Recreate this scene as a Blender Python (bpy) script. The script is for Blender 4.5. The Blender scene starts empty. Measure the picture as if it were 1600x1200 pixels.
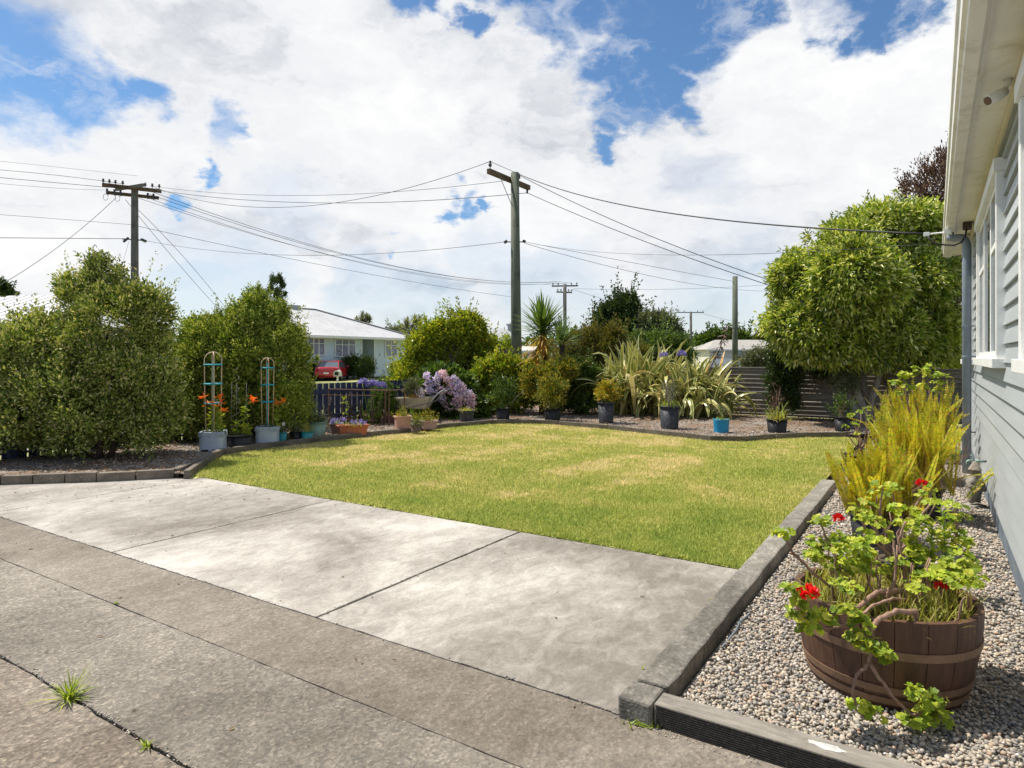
import bpy, bmesh, math, random
import numpy as np
from mathutils import Vector
sc = bpy.context.scene
C = sc.collection
R = math.radians
rng = np.random.default_rng(7)
random.seed(7)

# ------------------------------------------------------------------ camera, sky, sun, exposure
F, HY, CH = 1024.0, 558.0, 1.55          # focal length and horizon in photo pixels, eye height in metres
cam = bpy.data.cameras.new('camera'); camo = bpy.data.objects.new('camera', cam); C.objects.link(camo)
cam.sensor_width = 36.0; cam.lens = 36.0 * F / 1600.0; cam.shift_y = -(600 - HY) / 1600.0
cam.clip_end = 6000; cam.clip_start = 0.05
camo.location = (0, 0, CH); camo.rotation_euler = (R(90), 0, 0)
sc.camera = camo
sc.view_settings.view_transform = 'Standard'; sc.view_settings.look = 'None'
sc.view_settings.exposure = 0.36; sc.view_settings.gamma = 1.0
sc.cycles.max_bounces = 5; sc.cycles.diffuse_bounces = 3; sc.cycles.transmission_bounces = 3; sc.cycles.glossy_bounces = 2; sc.cycles.transparent_max_bounces = 8
SUN_EL = 61.0
sv = Vector((-.90 * math.cos(R(SUN_EL)), .436 * math.cos(R(SUN_EL)), math.sin(R(SUN_EL))))
sl = bpy.data.lights.new('sun', 'SUN'); sl.energy = 5.0; sl.angle = R(0.53); sl.color = (1.0, .935, .83)
so = bpy.data.objects.new('sun', sl); C.objects.link(so); so.location = (0, 0, 30)
so.rotation_euler = sv.to_track_quat('Z', 'Y').to_euler()

def dirpx(px, py):
    return Vector(((px - 800) / F, 1.0, (HY - py) / F)).normalized()

def build_world():
    w = bpy.data.worlds.new('World'); sc.world = w; w.use_nodes = True
    nt = w.node_tree; N = nt.nodes; L = nt.links; N.clear()
    out = N.new('ShaderNodeOutputWorld'); bg = N.new('ShaderNodeBackground'); L.new(bg.outputs[0], out.inputs[0])
    bg.inputs[1].default_value = 0.1
    sky = N.new('ShaderNodeTexSky'); sky.sky_type = 'NISHITA'; sky.sun_disc = False
    sky.sun_elevation = R(SUN_EL); sky.sun_rotation = math.atan2(-.90, .436)
    sky.air_density = 1.0; sky.dust_density = 0.6; sky.ozone_density = 1.6
    tc = N.new('ShaderNodeTexCoord')
    def vm(op, a, b=None):
        n = N.new('ShaderNodeVectorMath'); n.operation = op
        for i, q in enumerate((a, b)):
            if q is None: continue
            if isinstance(q, (tuple, Vector)): n.inputs[i].default_value = tuple(q)
            else: L.new(q, n.inputs[i])
        return n
    def mt(op, a, b=None, clamp=False):
        n = N.new('ShaderNodeMath'); n.operation = op; n.use_clamp = clamp
        for i, q in enumerate((a, b)):
            if q is None: continue
            if isinstance(q, (int, float)): n.inputs[i].default_value = q
            else: L.new(q, n.inputs[i])
        return n.outputs[0]
    def noise(vec, scale, detail, rough=.55):
        n = N.new('ShaderNodeTexNoise'); n.inputs['Scale'].default_value = scale; n.inputs['Detail'].default_value = detail
        n.inputs['Roughness'].default_value = rough; L.new(vec, n.inputs['Vector']); return n
    d = vm('NORMALIZE', tc.outputs['Generated']).outputs[0]
    ds = vm('MULTIPLY', d, (1, 1, 1.7)).outputs[0]
    wn = noise(ds, 7.0, 6, .60)
    off = vm('SUBTRACT', wn.outputs['Color'], (.5, .5, .5)).outputs[0]
    off2 = vm('MULTIPLY', off, (.19, .19, .19)).outputs[0]
    dw = vm('ADD', d, off2).outputs[0]
    # clear patches between the clouds: direction and angular radius
    holes = [(0, 50, 75), (15, 115, 60), (70, 120, 55), (125, 145, 48), (175, 160, 40), (225, 150, 34), (-60, 60, 90),
             (375, 208, 32), (412, 212, 16), (330, 272, 17), (296, 325, 18),
             (650, -5, 34), (690, 5, 24), (742, 32, 20), (800, -12, 34), (838, 30, 34), (868, 62, 34), (850, -40, 60),
             (925, 25, 55), (1000, 45, 62), (1062, 55, 62), (1105, 92, 44), (1130, 30, 48), (1035, 120, 52), (978, 128, 40), (1002, 172, 42), (962, 205, 28), (943, 240, 22),
             (1065, 155, 30), (1080, -10, 70), (1185, -5, 34), (960, 90, 44), (1298, 45, 26), (1350, 15, 44), (1405, 22, 32), (1365, 48, 20), (1452, 10, 24), (1330, -50, 60),
             (700, 325, 26), (742, 325, 22), (773, 332, 13), (680, 342, 13), (818, 223, 11), (600, 380, 13)]
    holes = [(x, y, r / F * .95, 1.0) for x, y, r in holes] + [(560, 445, .05, .3), (330, 470, .10, .35), (650, 480, .08, .3), (860, 470, .1, .3), (1170, 500, .12, .35), (760, 405, .05, .25), (1090, 285, .05, .2), (450, 330, .05, .2)]
    acc = None
    for (px, py, r, s) in holes:
        dist = vm('DISTANCE', dw, dirpx(px, py)).outputs['Value']
        mr = N.new('ShaderNodeMapRange'); mr.interpolation_type = 'SMOOTHSTEP'
        L.new(dist, mr.inputs[0]); mr.inputs[1].default_value = r * 1.42; mr.inputs[2].default_value = r * .55
        mr.inputs[3].default_value = 0; mr.inputs[4].default_value = s
        acc = mr.outputs[0] if acc is None else mt('MAXIMUM', acc, mr.outputs[0])
    # unseen sky: broken cloud thinned to mostly blue, to weaken the fill light
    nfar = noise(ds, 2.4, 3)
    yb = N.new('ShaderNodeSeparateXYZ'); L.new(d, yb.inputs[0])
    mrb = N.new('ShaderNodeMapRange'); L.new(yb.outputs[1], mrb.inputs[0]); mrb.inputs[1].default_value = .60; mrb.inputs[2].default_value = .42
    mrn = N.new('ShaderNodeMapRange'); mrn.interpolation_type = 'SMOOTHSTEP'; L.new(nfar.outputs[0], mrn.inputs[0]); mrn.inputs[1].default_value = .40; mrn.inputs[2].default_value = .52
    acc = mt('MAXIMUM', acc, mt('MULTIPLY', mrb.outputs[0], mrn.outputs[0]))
    wisp = noise(vm('MULTIPLY', dw, (1, 1, 2.2)).outputs[0], 7.0, 5, .62)
    mw = N.new('ShaderNodeMapRange'); L.new(wisp.outputs[0], mw.inputs[0]); mw.inputs[1].default_value = .52; mw.inputs[2].default_value = .70
    mw.inputs[3].default_value = 1.0; mw.inputs[4].default_value = 0.55
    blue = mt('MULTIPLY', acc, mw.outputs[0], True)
    # cloud shading: bright billows with grey undersides
    s1 = noise(vm('ADD', vm('MULTIPLY', d, (1, 1, 2.6)).outputs[0], vm('MULTIPLY', off, (.35, .35, .35)).outputs[0]).outputs[0], 3.1, 5, .55)
    s2 = noise(vm('MULTIPLY', dw, (1, 1, 2.2)).outputs[0], 11, 4, .6)
    sh = mt('ADD', mt('MULTIPLY', s1.outputs[0], .7), mt('MULTIPLY', s2.outputs[0], .3))
    ramp = N.new('ShaderNodeValToRGB'); L.new(sh, ramp.inputs[0])
    e = ramp.color_ramp.elements; e[0].position = .30; e[0].color = (4.3, 4.55, 5.0, 1); e[1].position = .62; e[1].color = (7.8, 7.8, 7.8, 1)
    m = e.new(.46); m.color = (6.8, 6.9, 7.1, 1)
    # the clear blue as the camera's sky: deepen the Nishita sky a little
    skc = N.new('ShaderNodeMix'); skc.data_type = 'RGBA'; skc.blend_type = 'MULTIPLY'; skc.inputs[0].default_value = 1
    L.new(sky.outputs[0], skc.inputs[6]); skc.inputs[7].default_value = (.62, .84, 1.0, 1)
    mix = N.new('ShaderNodeMix'); mix.data_type = 'RGBA'
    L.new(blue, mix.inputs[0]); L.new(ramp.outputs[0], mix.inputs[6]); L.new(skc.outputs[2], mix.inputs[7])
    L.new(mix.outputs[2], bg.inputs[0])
build_world()

# ------------------------------------------------------------------ places
ANG = math.atan2(1024.0, 662.0)                       # the house and the plot run along this direction
D1 = (math.cos(ANG), math.sin(ANG)); D2 = (-math.sin(ANG), math.cos(ANG))
def W(s, t, z=0.0): return Vector((D1[0] * s + D2[0] * t, D1[1] * s + D2[1] * t, z))
def ST(x, y): return (x * D1[0] + y * D1[1], x * D2[0] + y * D2[1])
def G(px, py, z=0.0):                                  # ground point seen at a pixel
    Y = F * (CH - z) / (py - HY); return Vector(((px - 800) / F * Y, Y, z))
def AT(px, py, Y): return Vector(((px - 800) / F * Y, Y, CH + (HY - py) * Y / F))
def HZ(py, Y): return CH + (HY - py) * Y / F
def s_on(px, t):                                       # s where the sight line of px crosses the line t
    r = (px - 800) / F
    return t * (r * D2[1] - D2[0]) / (D1[0] - r * D1[1])

# ------------------------------------------------------------------ object helpers
def link(o, parent=None):
    C.objects.link(o)
    if parent is not None: o.parent = parent
    return o
def tag(o, label=None, cat=None, group=None, kind=None):
    if label: o['label'] = label
    if cat: o['category'] = cat
    if group: o['group'] = group
    if kind: o['kind'] = kind
    return o
def thing(name, label, cat, loc=(0, 0, 0), rz=0.0, group=None):
    o = bpy.data.objects.new(name, None); o.empty_display_size = .1; C.objects.link(o)
    o.location = loc; o.rotation_euler = (0, 0, rz)
    return tag(o, label, cat, group)
def copy_tree(o, parent=None):
    c = o.copy(); C.objects.link(c)
    if parent is not None: c.parent = parent
    for ch in list(o.children): copy_tree(ch, c)
    return c

class MB:
    def __init__(s): s.v = []; s.f = []
    def add(s, V, Fc):
        n = len(s.v); s.v += [tuple(p) for p in V]; s.f += [tuple(i + n for i in f) for f in Fc]; return s
    def box(s, c, d, rz=0.0, taper=1.0):
        x, y, z = d[0] / 2, d[1] / 2, d[2] / 2; ca, sa = math.cos(rz), math.sin(rz); V = []
        for k, (sx, sy, sz) in enumerate([(-1, -1, -1), (1, -1, -1), (1, 1, -1), (-1, 1, -1), (-1, -1, 1), (1, -1, 1), (1, 1, 1), (-1, 1, 1)]):
            q = taper if sz > 0 else 1.0
            X, Y = sx * x * q, sy * y * q
            V.append((c[0] + X * ca - Y * sa, c[1] + X * sa + Y * ca, c[2] + sz * z))
        return s.add(V, [(0, 3, 2, 1), (4, 5, 6, 7), (0, 1, 5, 4), (1, 2, 6, 5), (2, 3, 7, 6), (3, 0, 4, 7)])
    def b2(s, x0, x1, y0, y1, z0, z1): return s.box(((x0 + x1) / 2, (y0 + y1) / 2, (z0 + z1) / 2), (x1 - x0, y1 - y0, z1 - z0))
    def tube(s, pts, r, seg=7, cap=True):
        pts = [Vector(p) for p in pts]; n = len(pts)
        if not hasattr(r, '__len__'): r = [r] * n
        V = []; prev = None
        for i, p in enumerate(pts):
            t = (pts[min(i + 1, n - 1)] - pts[max(i - 1, 0)])
            if t.length < 1e-9: t = Vector((0, 0, 1))
            t.normalize()
            if prev is None:
                a = Vector((1, 0, 0)) if abs(t.x) < .8 else Vector((0, 1, 0)); u = t.cross(a).normalized()
            else:
                u = (prev - t * prev.dot(t))
                u = u.normalized() if u.length > 1e-6 else t.orthogonal().normalized()
            prev = u; w = t.cross(u)
            for k in range(seg):
                a = 2 * math.pi * k / seg; V.append(p + (u * math.cos(a) + w * math.sin(a)) * r[i])
        Fc = []
        for i in range(n - 1):
            for k in range(seg):
                a, b = i * seg + k, i * seg + (k + 1) % seg; Fc.append((a, b, b + seg, a + seg))
        if cap: Fc.append(tuple(range(seg - 1, -1, -1))); Fc.append(tuple((n - 1) * seg + k for k in range(seg)))
        return s.add(V, Fc)
    def lathe(s, prof, seg=24, c=(0, 0, 0), sx=1.0, sy=1.0, cap0=True, cap1=True):
        V = []; n = len(prof)
        for (r, z) in prof:
            for k in range(seg):
                a = 2 * math.pi * k / seg; V.append((c[0] + r * sx * math.cos(a), c[1] + r * sy * math.sin(a), c[2] + z))
        Fc = []
        for i in range(n - 1):
            for k in range(seg):
                a, b = i * seg + k, i * seg + (k + 1) % seg; Fc.append((a, b, b + seg, a + seg))
        if cap0: Fc.append(tuple(range(seg - 1, -1, -1)))
        if cap1: Fc.append(tuple((n - 1) * seg + k for k in range(seg)))
        return s.add(V, Fc)
    def prism(s, poly, z0, z1):
        n = len(poly)
        V = [(p[0], p[1], z0) for p in poly] + [(p[0], p[1], z1) for p in poly]
        return s.add(V, [tuple(range(n - 1, -1, -1)), tuple(range(n, 2 * n))] + [(i, (i + 1) % n, n + (i + 1) % n, n + i) for i in range(n)])
    def ball(s, c, r, seg=10, rings=6, sc3=(1, 1, 1)):
        pr = [(max(.0005, r * math.sin(math.pi * i / rings)), -r * math.cos(math.pi * i / rings)) for i in range(rings + 1)]
        n0 = len(s.v); s.lathe(pr, seg, (0, 0, 0))
        for i in range(n0, len(s.v)):
            x, y, z = s.v[i]; s.v[i] = (c[0] + x * sc3[0], c[1] + y * sc3[1], c[2] + z * sc3[2])
        return s
    def build(s, name, mat, parent=None, smooth=False, bevel=0.0, rot=None):
        me = bpy.data.meshes.new(name); me.from_pydata(s.v, [], s.f)
        bm = bmesh.new(); bm.from_mesh(me); bmesh.ops.recalc_face_normals(bm, faces=bm.faces)
        if smooth:
            for f in bm.faces: f.smooth = len(f.verts) <= 4
        bm.to_mesh(me); bm.free()
        me.materials.append(mat)
        o = link(bpy.data.objects.new(name, me), parent)
        if bevel:
            b = o.modifiers.new('bevel', 'BEVEL'); b.width = bevel; b.segments = 2; b.limit_method = 'ANGLE'; b.angle_limit = R(40)
        return o

def npmesh(name, V, Fc, mat, parent=None, uv=None, smooth=False):
    """V (N,3) array, Fc (M,k) array of equal sized faces, uv (M*k,2)"""
    V = np.asarray(V, dtype=np.float32); Fc = np.asarray(Fc, dtype=np.int32); M, k = Fc.shape
    me = bpy.data.meshes.new(name)
    me.vertices.add(len(V)); me.vertices.foreach_set('co', V.ravel())
    me.loops.add(M * k); me.loops.foreach_set('vertex_index', Fc.ravel())
    me.polygons.add(M); me.polygons.foreach_set('loop_start', np.arange(0, M * k, k, dtype=np.int32))
    me.polygons.foreach_set('loop_total', np.full(M, k, dtype=np.int32))
    me.polygons.foreach_set('use_smooth', np.full(M, smooth, dtype=bool))
    if uv is not None:
        l = me.uv_layers.new(name='UVMap'); l.data.foreach_set('uv', np.asarray(uv, dtype=np.float32).ravel())
    me.update(); me.validate(); me.materials.append(mat)
    return link(bpy.data.objects.new(name, me), parent)

# ------------------------------------------------------------------ materials
def newmat(name):
    m = bpy.data.materials.new(name); m.use_nodes = True; nt = m.node_tree
    b = nt.nodes['Principled BSDF']; return m, nt, b
def col(c): return (c[0], c[1], c[2], 1.0)
def nz(nt, scale, detail=4, rough=.55, coord='Object', sc3=None, dist=0.0):
    tc = nt.nodes.new('ShaderNodeTexCoord'); n = nt.nodes.new('ShaderNodeTexNoise')
    n.inputs['Scale'].default_value = scale; n.inputs['Detail'].default_value = detail; n.inputs['Roughness'].default_value = rough
    n.inputs['Distortion'].default_value = dist
    if sc3:
        mp = nt.nodes.new('ShaderNodeMapping'); mp.inputs['Scale'].default_value = sc3
        nt.links.new(tc.outputs[coord], mp.inputs[0]); nt.links.new(mp.outputs[0], n.inputs['Vector'])
    else: nt.links.new(tc.outputs[coord], n.inputs['Vector'])
    return n.outputs['Fac']
def ramp(nt, fac, stops):
    r = nt.nodes.new('ShaderNodeValToRGB'); e = r.color_ramp.elements
    e[0].position, e[0].color = stops[0][0], col(stops[0][1]); e[1].position, e[1].color = stops[-1][0], col(stops[-1][1])
    for p, c in stops[1:-1]: q = e.new(p); q.color = col(c)
    nt.links.new(fac, r.inputs[0]); return r.outputs[0]
def mixc(nt, a, b, fac, mode='MIX'):
    m = nt.nodes.new('ShaderNodeMix'); m.data_type = 'RGBA'; m.blend_type = mode
    for i, q in ((0, fac), (6, a), (7, b)):
        if isinstance(q, (int, float)): m.inputs[i].default_value = q
        elif isinstance(q, (tuple, list)): m.inputs[i].default_value = col(q)
        else: nt.links.new(q, m.inputs[i])
    return m.outputs[2]
def mrange(nt, x, a, b, c=0.0, d=1.0):
    m = nt.nodes.new('ShaderNodeMapRange'); nt.links.new(x, m.inputs[0])
    for i, q in enumerate((a, b, c, d)): m.inputs[i + 1].default_value = q
    return m.outputs[0]
def bump(nt, b, h, strength=.3, dist=.01):
    n = nt.nodes.new('ShaderNodeBump'); n.inputs['Strength'].default_value = strength; n.inputs['Distance'].default_value = dist
    nt.links.new(h, n.inputs['Height']); nt.links.new(n.outputs[0], b.inputs['Normal'])
def paint(name, c, rough=.5, var=.12, scale=3.0, metal=0.0, bmp=.0, dirt=None, spec=.4):
    m, nt, b = newmat(name)
    f = nz(nt, scale, 5, .6)
    c0 = tuple(max(0, x * (1 - var)) for x in c); c1 = tuple(min(1, x * (1 + var)) for x in c)
    cc = ramp(nt, f, [(.3, c0), (.7, c1)])
    if dirt:
        g = mrange(nt, nz(nt, scale * 2.3, 7, .7), .52, .75); cc = mixc(nt, cc, dirt, g)
    nt.links.new(cc, b.inputs['Base Color']); b.inputs['Roughness'].default_value = rough; b.inputs['Metallic'].default_value = metal
    b.inputs['Specular IOR Level'].default_value = spec
    if bmp: bump(nt, b, nz(nt, scale * 12, 4), bmp, .004)
    return m
def wood(name, c0, c1, rough=.8, axis=(1, 1, .15), scale=18, bmp=.5):
    m, nt, b = newmat(name)
    f = nz(nt, scale, 6, .65, sc3=axis, dist=.4)
    g = nz(nt, 2.0, 4)
    cc = ramp(nt, f, [(.3, c0), (.68, c1)]); cc = mixc(nt, cc, tuple(x * .6 for x in c0), mrange(nt, g, .5, .75))
    nt.links.new(cc, b.inputs['Base Color']); b.inputs['Roughness'].default_value = rough
    bump(nt, b, f, bmp, .004); return m
def leafmat(name, cols, trans=.35, rough=.5, spec=.35, fine=False):
    """leaf colour differs from leaf to leaf; light passes through"""
    m, nt, b = newmat(name)
    ge = nt.nodes.new('ShaderNodeNewGeometry')
    n = len(cols); cc = ramp(nt, ge.outputs['Random Per Island'], [(i / max(1, n - 1), c) for i, c in enumerate(cols)])
    tr = nt.nodes.new('ShaderNodeBsdfTranslucent'); mx = nt.nodes.new('ShaderNodeMixShader'); mx.inputs[0].default_value = trans
    var = mrange(nt, nz(nt, 1.7 if not fine else 9, 3), .3, .7, .72, 1.3); vb = nt.nodes.new('ShaderNodeCombineColor')
    for i in range(3): nt.links.new(var, vb.inputs[i])
    cc = mixc(nt, cc, vb.outputs[0], 1.0, 'MULTIPLY')
    bright = mixc(nt, cc, (1.2, 1.15, .5), 1.0, 'MULTIPLY')
    nt.links.new(cc, b.inputs['Base Color']); nt.links.new(bright, tr.inputs[0])
    b.inputs['Roughness'].default_value = rough; b.inputs['Specular IOR Level'].default_value = spec
    nt.links.new(b.outputs[0], mx.inputs[1]); nt.links.new(tr.outputs[0], mx.inputs[2])
    nt.links.new(mx.outputs[0], nt.nodes['Material Output'].inputs['Surface']); return m

# ------------------------------------------------------------------ foliage helpers
def unit(a): return a / (np.linalg.norm(a, axis=1, keepdims=True) + 1e-9)
def rdir(n): return unit(rng.normal(size=(n, 3)))
def leaves(P, D, Nn, L, Wd, fold=.25, curl=.15):
    """pointed leaves (two faces each): P base, D direction, Nn facing; returns V, Fc"""
    n = len(P); L = np.broadcast_to(L, (n,))[:, None]; Wd = np.broadcast_to(Wd, (n,))[:, None]
    D = unit(D); S = unit(np.cross(D, Nn)); U = np.cross(S, D)
    tip = P + D * L - U * L * curl; mid = P + D * L * .45
    a = mid + S * Wd * .5 + U * Wd * fold; b = mid - S * Wd * .5 + U * Wd * fold
    V = np.stack([P, a, tip, b], 1).reshape(-1, 3); i = np.arange(n)[:, None] * 4
    Fc = np.concatenate([i + [0, 1, 2], i + [0, 2, 3]], 1).reshape(-1, 3)
    return V, Fc
def merge(parts):
    V = []; Fc = []; o = 0
    for v, f in parts: V.append(v); Fc.append(f + o); o += len(v)
    return np.concatenate(V), np.concatenate(Fc)
def lumpy(lobes, size):
    out = []
    for j, q in enumerate(lobes):
        c = np.array(q[:3]); r = np.array(q[3:]); sz = min(size, .55 * r.min()); n = int(np.clip(4 * math.pi * r.mean() ** 2 / (sz * sz * 2.5), 5, 60))
        for d in rdir(n):
            s = sz * rng.uniform(.6, 1.35); k = 1 - .78 * s / (np.linalg.norm(d * r)); p = c + d * r * max(k, .2) * rng.uniform(.84, 1.07)
            if any(np.linalg.norm((p - np.array(o[:3])) / np.array(o[3:])) < .62 for i, o in enumerate(lobes) if i != j): continue
            out.append((p[0], p[1], p[2], s, s, s * rng.uniform(.7, 1.05)))
    return out
def crown(lobes, n_clump, per, clump_r, L, Wd, shell=(.78, 1.06), inner=.2, up=.25, spiky=1.0, zmin=None, droop=0.0, top=0.0):
    """clumped foliage spread over overlapping lobes (cx,cy,cz,rx,ry,rz)"""
    lb = np.array(lobes, float); wgt = (lb[:, 3] * lb[:, 4] + lb[:, 4] * lb[:, 5] + lb[:, 3] * lb[:, 5]); wgt /= wgt.sum()
    cs = []; os_ = []
    while sum(len(c) for c in cs) < n_clump:
        k = rng.choice(len(lb), n_clump, p=wgt); d = rdir(n_clump)
        inn = rng.random(n_clump) < inner
        rr = np.where(inn, rng.uniform(.35, shell[0], n_clump), rng.uniform(shell[0], shell[1], n_clump))
        c = lb[k, :3] + d * lb[k, 3:] * rr[:, None]
        keep = np.ones(n_clump, bool)
        for j in range(len(lb)):                       # drop what lies deep inside another lobe
            q = np.linalg.norm((c - lb[j, :3]) / lb[j, 3:], axis=1); keep &= (q > .6) | (k == j)
        if zmin is not None: keep &= c[:, 2] > zmin
        if top: keep &= (d[:, 2] > -.15) | (rng.random(n_clump) > top)
        cs.append(c[keep]); os_.append(unit(d / lb[k, 3:])[keep])
    c = np.concatenate(cs)[:n_clump]; o = np.concatenate(os_)[:n_clump]
    m = len(c); cr = clump_r * rng.uniform(.6, 1.35, m)
    off = rng.normal(size=(m, per, 3)) * .5
    off[:, :, 2] *= spiky
    P = c[:, None] + off * cr[:, None, None] + o[:, None] * cr[:, None, None] * .3
    D = o[:, None] * .8 + off * .6 + rng.normal(size=(m, per, 3)) * .45; D[:, :, 2] += up - droop
    Nn = o[:, None] * .6 + rng.normal(size=(m, per, 3)) * .55; Nn[:, :, 2] += .8
    P = P.reshape(-1, 3); D = D.reshape(-1, 3); Nn = Nn.reshape(-1, 3)
    if zmin is not None: P[:, 2] = np.maximum(P[:, 2], zmin * .5)
    sz = rng.uniform(.7, 1.3, len(P))
    return leaves(P, D, Nn, L * sz, Wd * sz)
def strips(P, D, L, Wd, droop, seg=6, prof=None, twist=0.0, fold=.12):
    """long arching blades, 3 verts across; returns V, Fc(quads), uv"""
    n = len(P); L = np.broadcast_to(L, (n,)).astype(float); Wd = np.broadcast_to(Wd, (n,)).astype(float); droop = np.broadcast_to(droop, (n,)).astype(float)
    D = unit(D); pos = P.astype(float).copy(); step = (L / seg)[:, None]; d = D.copy()
    if prof is None: prof = [.75, 1, 1, .9, .7, .4, .04]
    pr = np.interp(np.linspace(0, 1, seg + 1), np.linspace(0, 1, len(prof)), prof)
    hz = np.stack([-D[:, 1], D[:, 0], np.zeros(n)], 1); bad = np.linalg.norm(hz, axis=1) < .05
    hz[bad] = [1, 0, 0]; S0 = unit(hz + rng.normal(size=(n, 3)) * twist)
    rows = []
    for i in range(seg + 1):
        S = unit(S0 - d * (S0 * d).sum(1, keepdims=True)); U = np.cross(S, d); h = (Wd * pr[i] * .5)[:, None]
        rows += [pos - S * h + U * h * fold * 2, pos, pos + S * h + U * h * fold * 2]
        pos = pos + d * step
        d = d.copy(); d[:, 2] -= droop / seg * (.4 + 1.2 * i / seg); d = unit(d)
    V = np.stack(rows, 1); m = V.shape[1]; base = np.arange(n)[:, None] * m; Fc = []; uv = []
    for i in range(seg):
        for q in (0, 1):
            a = i * 3 + q; Fc.append(base + [a, a + 1, a + 4, a + 3]); u0 = q * .5; v0, v1 = i / seg, (i + 1) / seg
            uv.append(np.tile([[u0, v0], [u0 + .5, v0], [u0 + .5, v1], [u0, v1]], (n, 1, 1)))
    Fc = np.stack(Fc, 1).reshape(-1, 4); uv = np.stack(uv, 1).reshape(-1, 2)
    return V.reshape(-1, 3), Fc, uv
def polar(n, el0, el1, az0=0, az1=360):
    a = np.radians(rng.uniform(az0, az1, n)); e = np.radians(rng.uniform(el0, el1, n))
    return np.stack([np.cos(a) * np.cos(e), np.sin(a) * np.cos(e), np.sin(e)], 1)
def wobble(p0, p1, n=6, amp=.05, sag=0.0):
    p0 = Vector(p0); p1 = Vector(p1); out = []
    for i in range(n + 1):
        u = i / n; q = p0.lerp(p1, u); k = math.sin(math.pi * u) * amp
        out.append(q + Vector((random.uniform(-k, k), random.uniform(-k, k), random.uniform(-k, k) * .5 - sag * 4 * u * (1 - u))))
    return out
# ------------------------------------------------------------------ the setting: ground, slabs, lawn, beds
def concrete(name, light, dark, lo, hi, agg=0.0, seedoff=0.0, tfade=None):
    m, nt, b = newmat(name)
    big = nz(nt, .62, 8, .6, dist=.5); fine = nz(nt, 130, 6, .8); mid = nz(nt, 5.5, 9, .72, sc3=(1, 1.6, 1), dist=.8)
    s = nt.nodes.new('ShaderNodeMath'); s.operation = 'MULTIPLY_ADD'; nt.links.new(mid, s.inputs[0]); s.inputs[1].default_value = .55; nt.links.new(big, s.inputs[2])
    f = s.outputs[0]
    if tfade:                                            # weathered grime at the two ends of the slabs
        tc = nt.nodes.new('ShaderNodeTexCoord'); sp = nt.nodes.new('ShaderNodeSeparateXYZ'); nt.links.new(tc.outputs['Object'], sp.inputs[0])
        for (a, bb, amt) in tfade:
            q = mrange(nt, sp.outputs[1], a, bb, amt, 0.0)
            ad = nt.nodes.new('ShaderNodeMath'); ad.operation = 'SUBTRACT'; nt.links.new(f, ad.inputs[0]); nt.links.new(q, ad.inputs[1]); f = ad.outputs[0]
    cc = ramp(nt, f, [(lo, dark), ((lo + hi) / 2, tuple((a * .45 + c * .55) for a, c in zip(light, dark))), (hi, light)])
    grit = nz(nt, 38, 8, .85)
    cc = mixc(nt, cc, mixc(nt, (.50, .50, .50), (1.45, 1.44, 1.42), mrange(nt, grit, .32, .68)), .8 if agg else .5, 'MULTIPLY')
    cc = mixc(nt, cc, mixc(nt, (.7, .7, .7), (1.25, 1.25, 1.25), mrange(nt, fine, .3, .7)), .7, 'MULTIPLY')
    if agg:
        v = nt.nodes.new('ShaderNodeTexVoronoi'); v.inputs['Scale'].default_value = 75; tc = nt.nodes.new('ShaderNodeTexCoord'); nt.links.new(tc.outputs['Object'], v.inputs['Vector'])
        hs = nt.nodes.new('ShaderNodeSeparateColor'); nt.links.new(v.outputs['Color'], hs.inputs[0])
        cc = mixc(nt, cc, ramp(nt, hs.outputs[0], [(0, (.45, .45, .46)), (.6, (.95, .93, .9)), (.86, (1.2, 1.15, 1.1)), (1, (1.75, 1.7, 1.6))]), agg, 'MULTIPLY')
        bump(nt, b, v.outputs['Distance'], .35, .006)
    else: bump(nt, b, fine, .5, .004)
    # fine dark scratches and spots
    sp2 = nz(nt, 9, 12, .8, sc3=(.35, 2.5, 1), dist=1.2)
    cc = mixc(nt, cc, tuple(x * .55 for x in dark), mrange(nt, sp2, .60, .68, 0, .75))
    nt.links.new(cc, b.inputs['Base Color']); b.inputs['Roughness'].default_value = .9; b.inputs['Specular IOR Level'].default_value = .2
    return m
M_slab = concrete('pale_concrete', (.55, .52, .475), (.19, .17, .145), .57, .97, tfade=[(1.2, 3.2, .12), (9.5, 6.2, .07)])
M_drive = concrete('weathered_concrete', (.30, .268, .228), (.135, .115, .093), .60, 1.0, agg=.35)
M_drive2 = concrete('exposed_aggregate', (.31, .283, .246), (.15, .134, .113), .60, 1.0, agg=.55)
M_drive3 = concrete('pebbled_concrete', (.36, .32, .27), (.15, .125, .10), .60, 1.0, agg=.65)
M_kerb = concrete('kerb_concrete', (.40, .375, .335), (.13, .12, .105), .66, .98, agg=.35)
M_soil = paint('soil', (.04, .03, .022), .95, .5, 14, bmp=.6)
M_far = newmat('field_grass')[0]
nt = M_far.node_tree; b = nt.nodes['Principled BSDF']
nt.links.new(ramp(nt, nz(nt, .35, 8, .65), [(.3, (.13, .15, .045)), (.5, (.24, .25, .08)), (.72, (.38, .36, .15))]), b.inputs['Base Color']); b.inputs['Roughness'].default_value = .9

def stplane(name, poly, z, mat, kind='structure', thick=0.0):
    mb = MB()
    if thick: mb.prism(poly, z - thick, z)
    else: mb.add([(p[0], p[1], z) for p in poly], [tuple(range(len(poly)))])
    o = mb.build(name, mat)
    bm = bmesh.new(); bm.from_mesh(o.data); bmesh.ops.triangulate(bm, faces=[f for f in bm.faces if len(f.verts) > 4]); bm.to_mesh(o.data); bm.free()
    o.rotation_euler = (0, 0, ANG)
    if kind: o['kind'] = kind
    return o
stplane('ground', [(-1500, -1500), (2500, -1500), (2500, 1500), (-1500, 1500)], -.10, M_far)
stplane('soil', [(-7, -1.5), (18, -1.5), (18, 12), (-7, 12)], -.05, M_soil)

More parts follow.
